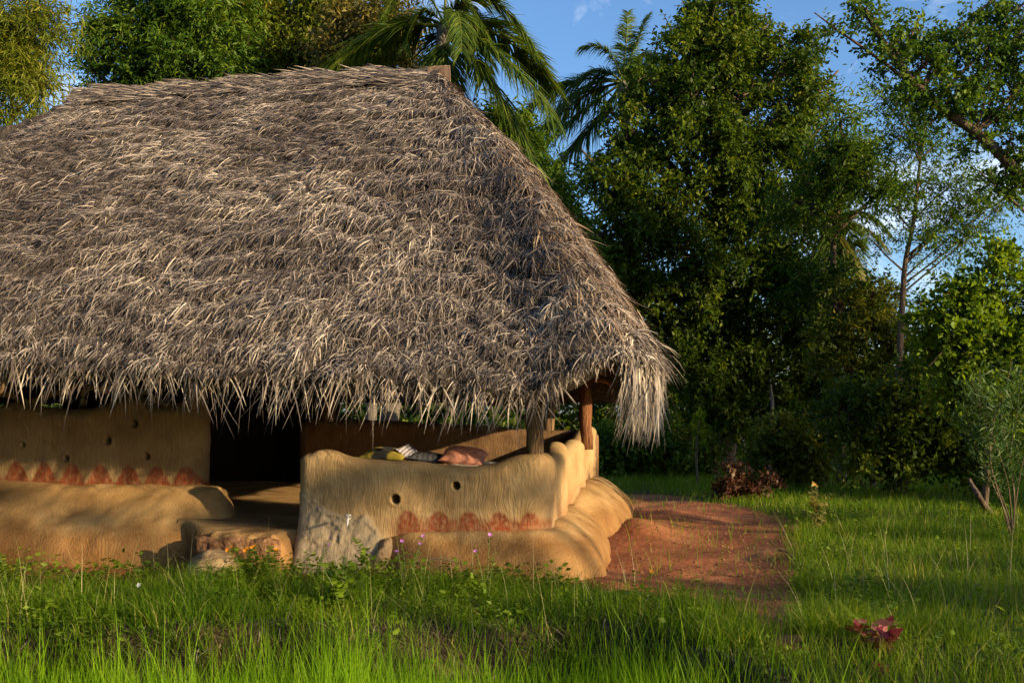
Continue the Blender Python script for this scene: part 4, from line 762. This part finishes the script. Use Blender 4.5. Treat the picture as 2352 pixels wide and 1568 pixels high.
# the other trees that ring the clearing: they stand beside and behind the viewpoint and shade the yard
SH = np.array([math.cos(SUN_A), -math.sin(SUN_A), 0]); SP = np.array([math.sin(SUN_A), math.cos(SUN_A), 0])
b = Buf()
def crown_at(c, rad, nlv, lf, sq=1.0):
    u = rdir(nlv) * (RNG.random(nlv) ** 0.45)[:, None] * np.array([rad, rad, rad * sq]); ax = rdir(nlv); b.add(*leaves(c + u, ax, rdir(nlv), lf, lf * 0.55))
    b.add(*tube(spline([[c[0], c[1], -0.2], [c[0] + 0.2, c[1], c[2] * 0.5], c], 10), np.linspace(0.22, 0.06, 10), 8))
for l, D, top_, rad in ((19.0, 27, 8.0, 2.2), (21.5, 29, 12.2, 4.0), (26, 27, 12.5, 4.0), (31, 30, 12.5, 4.5)):
    c = SH * D + SP * l; c[2] = top_ - rad; crown_at(c, rad, 5200, 0.34); c = c + SP * 0.8; c[2] = max(top_ - 2.6 * rad, 2.2); crown_at(c, rad * 0.9, 4200, 0.34)
for l, D, z_, rad, nlv in ((5.7, 24, 9.75, 0.6, 260), (8.4, 23, 6.8, 0.5, 150), (9.0, 24, 6.9, 0.4, 90), (6.3, 24, 9.2, 0.35, 45), (4.9, 23, 9.3, 0.6, 130), (7.2, 22, 8.5, 0.35, 70), (7.6, 25, 9.1, 0.35, 60), (8.1, 22, 8.0, 0.35, 60), (6.9, 26, 9.3, 0.4, 70), (8.5, 24, 8.9, 0.4, 80), (9.6, 23, 6.5, 0.35, 60), (10.3, 24, 6.9, 0.45, 80), (11.3, 22, 6.2, 0.6, 120), (12.6, 25, 7.2, 0.7, 150), (14.2, 24, 7.4, 0.9, 200)):
    c = SH * D + SP * l; c[2] = z_ - 0.75; crown_at(c, rad, nlv, 0.22, 0.6)
for x_, y_, z_, rad in ((-6, -15, 8, 6), (2, -16, 8, 6), (-13, -11, 8, 6), (-18, -3, 8, 6), (-19, 6, 7, 6), (-3, -11, 3.5, 3.5), (6, -20, 9, 6.5), (-9, -8, 3.5, 3.5), (12, -26, 9, 7), (-17, 13, 5, 4)):
    crown_at(np.array([x_, y_, z_]), rad, 5200, 0.42, 1.0)
    crown_at(np.array([x_ + 2, y_ + 1.5, 1.6]), rad * 0.6, 1500, 0.36, 0.6)
tag(b.build('surrounding_trees', M['leaf_dark']), 'trees ringing the clearing beyond the picture edges', 'trees', kind='stuff')

# ------------------------------------------------------------------ grass
def grass_pts(N, x0, x1, y0, y1, dens=None, power=1.0):
    x = RNG.uniform(x0, x1, N); y = y0 + (y1 - y0) * RNG.random(N) ** power
    ok = ~soil_mask(x, y); h = w2h(np.stack([x, y, 0 * x], 1)); ok &= ~((h[:, 0] > -9) & (h[:, 0] < 0.62) & (h[:, 1] > -0.42) & (h[:, 1] < 6.3))
    ok |= (RNG.random(N) < 0.035) & ~((h[:, 0] > -9) & (h[:, 0] < 0.62) & (h[:, 1] > -0.42) & (h[:, 1] < 6.3))
    if dens is not None: ok &= RNG.random(N) < dens(x, y)
    return x[ok], y[ok]
def grass_mesh(x, y, Lr, Wr, k=3, lean=0.35, bend=0.5, shift=0.0, hmod=None):
    n = len(x); L = RNG.uniform(*Lr, n) * (0.75 + 0.5 * (0.5 + 0.5 * np.tanh(1.5 * n2(x, y, 1.1, 131, 3))))
    if hmod is not None: L = L * hmod(x, y)
    a = RNG.uniform(0, 2 * np.pi, n); hd = np.stack([np.cos(a), np.sin(a), 0 * a], 1)
    T = unit(np.array([0, 0, 1.0]) + hd * (lean * RNG.random(n))[:, None]); B = hd * (bend * RNG.random(n) ** 1.3)[:, None] - np.array([0, 0, 0.35]) * (bend * RNG.random(n))[:, None]
    b_ = np.stack([x, y, ground_z(x, y) - 0.01], 1); a2 = a + np.pi / 2 + RNG.normal(0, 0.5, n); S = np.stack([np.cos(a2), np.sin(a2), 0 * a2], 1)
    r = np.clip(0.45 + shift + 0.22 * n2(x, y, 0.8, 137, 3) + RNG.normal(0, 0.18, n), 0, 1); r = np.where(RNG.random(n) < 0.04, 1.0, r)
    return blades(b_, T, B, L, RNG.uniform(*Wr, n), S, k, r)
b = Buf()
x, y = grass_pts(60000, -6, 3.2, 6.5, 9.6, lambda x, y: np.clip(0.35 + 0.9 * (0.5 + 0.6 * n2(x, y, 1.3, 151, 2)), 0.05, 1) * (0.85 + 0.15 * sstep(0.25, 0.6, y - bank_y(x)))); b.add(*grass_mesh(x, y, (0.09, 0.27), (0.004, 0.009), 3, hmod=lambda x, y: (0.35 + 0.65 * sstep(0.3, 1.5, 9.1 - 0.15 * x - y)) * (0.65 + 0.7 * np.clip(0.5 + n2(x, y, 1.9, 161, 2), 0, 1)), lean=0.6, bend=0.8)); x, y = grass_pts(16000, -6, 2.6, 6.3, 9.2, lambda x, y: (n2(x, y, 2.2, 167, 2) > 0.15) * 1.0); b.add(*grass_mesh(x, y, (0.16, 0.34), (0.005, 0.010), 4, 0.7, 0.9))
x, y = grass_pts(60000, 1.2, 8.5, 4.8, 13); b.add(*grass_mesh(x, y, (0.09, 0.26), (0.004, 0.009), 3, 0.5))
x, y = grass_pts(60000, 0.3, 12, 12, 26); b.add(*grass_mesh(x, y, (0.10, 0.24), (0.008, 0.016), 2, 0.5))
x, y = grass_pts(9000, -14, 14, 22, 36); b.add(*grass_mesh(x, y, (0.15, 0.4), (0.02, 0.05), 2, 0.5))
x, y = grass_pts(9000, -16, -6, 5, 22); b.add(*grass_mesh(x, y, (0.12, 0.3), (0.01, 0.02), 2, 0.5))
tag(b.build('grass', M['grass']), 'green meadow grass around the house and yard', 'grass', kind='stuff')
b = Buf(); x = RNG.uniform(-1, 4.2, 60000); y = RNG.uniform(6.6, 19, 60000); jx_, jy_ = x + RNG.normal(0, 0.16, len(x)), y + RNG.normal(0, 0.22, len(x)); ok = soil_mask(x, y) & ~soil_mask(jx_, jy_); h = w2h(np.stack([x, y, 0 * x], 1)); ok &= ~((h[:, 0] > -9) & (h[:, 0] < 0.62) & (h[:, 1] > -0.42) & (h[:, 1] < 6.3)); x, y = x[ok], y[ok]
b.add(*grass_mesh(x, y, (0.05, 0.20), (0.005, 0.010), 3, 0.8, 0.9)); hw = h2w(np.stack([RNG.uniform(-6, 0.4, 5200), -0.46 - 0.7 * RNG.random(5200), np.zeros(5200)], 1)); hw = hw[n2(hw[:, 0], hw[:, 1], 2.0, 171, 2) > -0.05]; b.add(*grass_mesh(hw[:, 0], hw[:, 1], (0.06, 0.24), (0.004, 0.009), 3, 0.8, 0.9)); tag(b.build('edge_grass', M['grass']), 'ragged grass creeping over the edge of the red yard', 'grass', kind='stuff')
# broad-leaved undergrowth on the bank and among the grass
b = Buf(); x, y = grass_pts(420, -5.5, 3.0, 6.3, 9.0); x2, y2 = grass_pts(420, 1.6, 8.5, 6.0, 15); hw = h2w(np.stack([RNG.uniform(-6, 0.2, 150), -0.55 - 0.55 * RNG.random(150), np.zeros(150)], 1)); x = np.concatenate([x, x2, hw[:, 0]]); y = np.concatenate([y, y2, hw[:, 1]])
for xx, yy in zip(x, y):
    h_ = RNG.uniform(0.08, 0.26); n_ = int(RNG.integers(8, 22)); p0 = np.array([xx, yy, ground_z(np.array([xx]), np.array([yy]))[0]]); t = RNG.random(n_); az = RNG.uniform(0, 6.283, n_); rad = 0.02 + 0.10 * RNG.random(n_)
    pb = p0 + np.stack([np.cos(az) * rad, np.sin(az) * rad, h_ * (0.25 + 0.75 * t)], 1); ax = np.stack([np.cos(az), np.sin(az), RNG.uniform(-0.3, 0.6, n_)], 1); L = RNG.uniform(0.025, 0.07) * RNG.uniform(0.7, 1.3, n_)
    b.add(*leaves(pb, ax, unit(np.array([0, 0, 1.0]) + 0.4 * RNG.normal(size=(n_, 3))), L, L * RNG.uniform(0.35, 0.75), 0.08, np.clip(RNG.random() * 0.7 + 0.3 * RNG.random(n_), 0, 1)))
tag(b.build('undergrowth', M['leaf_bright']), 'small broad-leaved weeds scattered through the grass', 'weeds', kind='stuff')
b = Buf(); N = 2600; x = RNG.uniform(-5, 3.2, N); y = bank_y(x) + RNG.normal(0.1, 0.30, N); a = RNG.uniform(0, 6.283, N); T = np.stack([np.cos(a), np.sin(a), RNG.uniform(-0.1, 0.35, N)], 1)
b.add(*blades(np.stack([x, y, ground_z(x, y) + 0.02], 1), T, np.repeat([[0, 0, -0.25]], N, 0) + RNG.normal(0, 0.2, (N, 3)), RNG.uniform(0.05, 0.22, N), RNG.uniform(0.004, 0.012, N), unit(np.cross(T, [0.1, 0.1, 1.0])), 3)); tag(b.build('dry_litter', M['straw_brown']), 'dead grass and leaf litter lying on the dark bank', 'litter', kind='stuff')
b = Buf(); N = 1500; x = RNG.uniform(0.2, 3.6, N); y = RNG.uniform(6.8, 18, N); ok = soil_mask(x, y); x, y = x[ok], y[ok]; N = len(x); a = RNG.uniform(0, 6.283, N); T = np.stack([np.cos(a), np.sin(a), RNG.uniform(0, 0.15, N)], 1)
b.add(*blades(np.stack([x, y, ground_z(x, y) + 0.012], 1), T, RNG.normal(0, 0.12, (N, 3)) * [1, 1, 0.3], RNG.uniform(0.02, 0.13, N), RNG.uniform(0.003, 0.014, N), unit(np.cross(T, [0.1, 0.1, 1.0])), 3)); tag(b.build('yard_litter', M['straw_brown']), 'bits of straw and leaf lying on the red yard', 'litter', kind='stuff')
b = Buf(); N = 900; x = RNG.uniform(0.2, 3.6, N); y = RNG.uniform(6.8, 18, N); ok = soil_mask(x, y); x, y = x[ok], y[ok]
oc = np.array([[1, 0, 0], [-1, 0, 0], [0, 1, 0], [0, -1, 0], [0, 0, 1], [0, 0, -1.0]]); of = np.array([[0, 2, 4], [2, 1, 4], [1, 3, 4], [3, 0, 4], [2, 0, 5], [1, 2, 5], [3, 1, 5], [0, 3, 5]])
for xx, yy in zip(x, y): b.add(np.array([xx, yy, ground_z(np.array([xx]), np.array([yy]))[0] + 0.004]) + (oc + RNG.normal(0, 0.25, (6, 3))) * RNG.uniform(0.005, 0.022) * [1, 1, 0.6], of)
tag(b.build('pebbles', M['earth_face']), 'small clods and pebbles on the red yard', 'pebbles', kind='stuff')
# rice in the paddy in front
b = Buf(); N = 32000; x = RNG.uniform(-5, 2.6, N); y = 3.6 + RNG.random(N) * 3.6; ok = (y < bank_y(x) - 0.05 - 0.12 * RNG.random(N)); x, y = x[ok], y[ok]
cl = np.round(np.stack([x / 0.16, y / 0.16], 1) + 0.2 * RNG.normal(size=(len(x), 2))) * 0.16; x = cl[:, 0] + RNG.normal(0, 0.035, len(x)); y = cl[:, 1] + RNG.normal(0, 0.035, len(x))
b.add(*grass_mesh(x, y, (0.44, 0.70), (0.005, 0.010), 5, 0.28, 0.30, 0.1)); tag(b.build('rice_plants', M['rice']), 'bright green young rice standing in the paddy in front', 'rice', kind='stuff')
# tall dry seed stalks
b = Buf(); x, y = grass_pts(420, -5.2, 4.5, 6.9, 9.6); v, f, r = grass_mesh(x, y, (0.35, 0.75), (0.0028, 0.004), 6, 0.5, 0.6); b.add(v, f, r)
x, y = grass_pts(260, 1.5, 8, 5.5, 14); v, f, r = grass_mesh(x, y, (0.3, 0.6), (0.003, 0.005), 5, 0.6, 0.6); b.add(v, f, r)
tag(b.build('grass_stalks', M['dry']), 'thin dry grass stalks standing above the grass', 'grass stalks', kind='stuff')

# ------------------------------------------------------------------ small plants
def weed(name, label, cat, base, h, nst, spread, nleaf, leaf, ratio, mat, flower=None, group=None, droop=0.3, stem_r=0.004, curve=0.2, start=0.2, flat=0.5):
    base = np.array(base, float); base[2] = ground_z(base[0], base[1]); root = thing(name, label, cat, base, group); bs_ = Buf(); bl_ = Buf(); tips = []
    for s in range(nst):
        a = RNG.uniform(0, 2 * np.pi); d = np.array([math.cos(a), math.sin(a), 0]); hh = h * RNG.uniform(0.65, 1.05); e = d * spread * RNG.uniform(0.3, 1.0)
        p0 = d * 0.02; pts = spline([p0, p0 + e * 0.4 + [0, 0, hh * 0.55], p0 + e + d * curve * 0.2 * hh + [0, 0, hh]], 14); bs_.add(*tube(pts, np.linspace(stem_r, stem_r * 0.4, 14), 6), RNG.random()); tips.append(pts[-1])
        t = start + (1 - start) * RNG.random(nleaf); i0 = np.minimum((t * 13).astype(int), 12); fr = (t * 13 - i0)[:, None]; pb = pts[i0] * (1 - fr) + pts[i0 + 1] * fr
        az = RNG.uniform(0, 2 * np.pi, nleaf); ax = np.stack([np.cos(az), np.sin(az), RNG.uniform(-droop, 0.6, nleaf)], 1); nn_ = unit(np.array([0, 0, 1.0]) + RNG.normal(size=(nleaf, 3)) * flat)
        L = leaf * RNG.uniform(0.6, 1.2, nleaf); bl_.add(*leaves(pb, ax, nn_, L, L * ratio, 0.08))
    bs_.build('stem', M['stem'], root, smooth=True); bl_.build('foliage', M[mat], root)
    if flower:
        fm, fr_, np_, cnt = flower
        for q in sorted(tips, key=lambda q: -q[2])[:cnt]:
            az = np.arange(np_) / np_ * 2 * np.pi + RNG.random(); tl = RNG.normal(0, 0.3, 2); nrm = unit(np.array([tl[0], -0.6 + tl[1], 0.8])); a_ = unit(np.cross(nrm, [1, 0, 0.2])); b_ = np.cross(nrm, a_)
            ax = a_[None] * np.cos(az)[:, None] + b_[None] * np.sin(az)[:, None] + nrm * 0.35; fb = Buf(); fb.add(*leaves(np.repeat(q[None], np_, 0), ax, np.repeat(nrm[None], np_, 0), fr_, fr_ * 0.8, -0.05)); fb.build('flower', M[fm], root)
    return root
weed('marigold', 'bushy marigold with orange flowers in front of the earthen step', 'flower', G(590, 1372), 0.42, 16, 0.22, 60, 0.05, 0.35, 'leaf_bright', ('petal_orange', 0.022, 8, 8))
weed('marigold', 'feathery marigold plant at the left edge of the picture', 'flower', G(25, 1372), 0.40, 14, 0.20, 70, 0.05, 0.25, 'leaf_bright', ('petal_orange', 0.022, 8, 2))
weed('broadleaf_weed', 'broad-leaved green weed in front of the water tap', 'weed', G(785, 1410), 0.36, 10, 0.22, 16, 0.09, 0.6, 'leaf_bright')
weed('broadleaf_weed', 'small leafy weed beside the grey rock by the ledge', 'weed', G(850, 1350), 0.40, 6, 0.13, 18, 0.06, 0.55, 'leaf_bright')
weed('broadleaf_weed', 'low round-leaved weed in the dark grass above the rice', 'weed', G(965, 1480), 0.22, 8, 0.16, 10, 0.07, 0.75, 'leaf_mid')
weed('purple_flower', 'thin weed with purple flowers in front of the first red scallop', 'flower', G(935, 1370), 0.50, 5, 0.12, 16, 0.04, 0.4, 'leaf_bright', ('petal_purple', 0.02, 9, 4))
weed('purple_flower', 'thin weed with one pink-purple flower by the middle red scallops', 'flower', G(1118, 1378), 0.52, 4, 0.10, 18, 0.04, 0.4, 'leaf_bright', ('petal_purple', 0.022, 9, 2))
weed('purple_flower', 'low weed with tiny purple flowers left of the grey rock', 'flower', G(722, 1350), 0.40, 4, 0.12, 10, 0.03, 0.4, 'leaf_bright', ('petal_purple', 0.014, 8, 2))
weed('white_flower', 'small white flower in the grass at lower left', 'flower', G(302, 1375), 0.20, 2, 0.05, 8, 0.04, 0.4, 'leaf_bright', ('petal_white', 0.026, 5, 1))
weed('orange_flower', 'single orange flower on a stalk against the red dirt', 'flower', G(1484, 1385), 0.26, 2, 0.03, 5, 0.04, 0.3, 'leaf_bright', ('petal_orange', 0.025, 6, 1))
weed('coleus', 'coleus with crimson leaves on the soil heap at lower right', 'plant', G(2008, 1500), 0.27, 9, 0.16, 7, 0.115, 0.6, 'leaf_coleus')
weed('coleus', 'small crimson coleus sprout below the larger coleus', 'plant', G(2012, 1545), 0.12, 3, 0.04, 4, 0.06, 0.6, 'leaf_coleus')
weed('flowering_weed', 'pale leafy weed with a red flower at the right edge of the dirt yard', 'weed', G(1880, 1230), 0.62, 7, 0.20, 26, 0.07, 0.6, 'leaf_olive', ('petal_orange', 0.02, 6, 1))
weed('leafy_weed', 'leafy green weed in the meadow at the far right edge', 'weed', G(2290, 1545), 0.22, 9, 0.2, 14, 0.05, 0.6, 'leaf_bright')
g = G(1862, 1445); b = Buf(); b.add(*blades(np.zeros((1, 3)), np.array([[0.15, 0, 1.0]]), np.array([[0.12, 0, -0.1]]), 0.09, 0.024, np.array([[1.0, 0.3, 0]]), 5, np.array([0.5]), 2.5, 0.5)); o = b.build('fallen_leaf', M['leaf_yellowed']); g[2] = ground_z(g[0], g[1]) + 0.02; o.location = g
tag(o, 'single yellow leaf standing in the grass near the soil heap', 'leaf')
# rosette plant at the back of the lawn
base = gx_(1603, 20.5); root = thing('dracaena', 'thin-stemmed plant with two spiky leaf rosettes on the back lawn', 'plant', base); b = Buf()
s1 = spline([(0, 0, 0), P(1600, 1040, 20.5) - base, P(1606, 960, 20.5) - base], 16); s2 = spline([s1[5], P(1598, 1040, 20.5) - base, P(1612, 1025, 20.5) - base], 8)
b.add(*tube(s1, 0.022, 7)); b.add(*tube(s2, 0.016, 7)); b.build('stem', M['twig'], root, smooth=True); b = Buf()
for c_, n_, l_ in ((s1[-1], 60, 0.34), (s1[-4], 40, 0.34), (s2[-1], 40, 0.28)):
    T = unit(rdir(n_) + [0, 0, 0.6]); b.add(*blades(np.repeat(c_[None], n_, 0) + RNG.normal(size=(n_, 3)) * 0.06, T, np.repeat([[0, 0, -0.35]], n_, 0), RNG.uniform(0.6, 1.1, n_) * l_, 0.035, unit(np.cross(T, [0.2, 0.1, 1.0])), 3))
b.build('foliage', M['leaf_bright'], root)
# oleander at the right
base = G(2325, 1243); base[2] = ground_z(base[0], base[1]); D0 = base[1]; root = thing('oleander', 'tall thin-stemmed oleander shrub with narrow leaves at the right edge', 'shrub', base)
b = Buf(); bl = Buf()
for q in ([(2310, 1180), (2270, 1090), (2235, 1010), (2215, 930)], [(2305, 1170), (2275, 1060), (2280, 980), (2300, 900)], [(2330, 1150), (2320, 1050), (2335, 960), (2345, 850)], [(2318, 1190), (2290, 1110), (2255, 1000), (2250, 850)], [(2330, 1180), (2345, 1080), (2370, 980), (2390, 880)], [(2322, 1170), (2310, 1090), (2265, 960), (2230, 870)], [(2330, 1170), (2325, 1080), (2300, 950), (2325, 830)]):
    dd = RNG.uniform(-0.35, 0.35); pts = spline([np.zeros(3)] + [P(x_, y_, D0 + dd * (k + 1) / 4) - base for k, (x_, y_) in enumerate(q)], 40); b.add(*tube(pts, np.linspace(0.012, 0.003, 40), 7), 0.6 * RNG.random())
    n_ = 300; t = 0.42 + 0.58 * RNG.random(n_) ** 0.75; i0 = np.minimum((t * 39).astype(int), 38); pb = pts[i0] + RNG.normal(size=(n_, 3)) * np.array([0.10, 0.10, 0.06]) * t[:, None]; T = unit(rdir(n_) * np.array([1, 1, 0.5]) + [0, 0, 0.75])
    bl.add(*blades(pb, T, np.repeat([[0, 0, -0.3]], n_, 0) * RNG.random((n_, 1)), RNG.uniform(0.09, 0.17, n_), 0.018, unit(np.cross(T, rdir(n_))), 3, None, 2.0, 0.4))
b.build('stem', M['twig'], root, smooth=True); bl.build('foliage', M['leaf_oleander'], root)
# trunks and dead wood seen under the trees
def stick(name, label, cat, pts, r, mat, group=None):
    pts = np.array(pts); base = pts[0].copy(); o = Buf(); sp = spline(pts, 24) - base; o.add(*tube(sp, np.linspace(r, r * 0.55, 24), 9, wob=0.15), 0.6); ob = o.build(name, M[mat], smooth=True); ob.location = base
    return tag(ob, label, cat, group)
stick('tree_stem', 'thin sunlit tree stem between the big tree and the olive shrub', 'tree stem', [gx_(1772, 22), P(1770, 1000, 22.3), P(1774, 930, 23), P(1768, 870, 24), P(1764, 800, 25)], 0.05, 'bark_grey')
stick('leaning_trunk', 'dark leaning trunk stub at the foot of the shrubs at right', 'trunk', [G(2276, 1180), P(2255, 1150, 14.3), P(2238, 1122, 14.4), P(2225, 1100, 14.5)], 0.05, 'bark')
stick('dead_branch', 'bare dead branch leaning at the back edge of the meadow', 'branch', [G(1990, 1128), P(1965, 1085, 19.2), P(1945, 1060, 19.1), P(1938, 1040, 19)], 0.03, 'twig')
stick('dead_branch', 'pale crooked branch in front of the shrub with violet flowers', 'branch', [P(1800, 1032, 20.2), P(1815, 1015, 20.0), P(1840, 1000, 19.8), P(1860, 985, 19.7)], 0.02, 'twig')
g0 = G(1790, 1275); g1 = G(1835, 1305); stick('fallen_stick', 'thin brown stick lying where the yard meets the grass', 'stick', [g0 + [0, 0, 0.06], (g0 + g1) / 2 + [0, 0, 0.09], g1 + [0, 0, 0.05]], 0.012, 'twig')
g0 = G(955, 1345); g1 = G(1065, 1345); stick('fallen_stick', 'pale bent stick lying on the grass before the front ledge', 'stick', [g0 + [0, 0, 0.2], (g0 + g1) / 2 + [0, 0, 0.24], g1 + [0, 0, 0.19]], 0.008, 'twig')
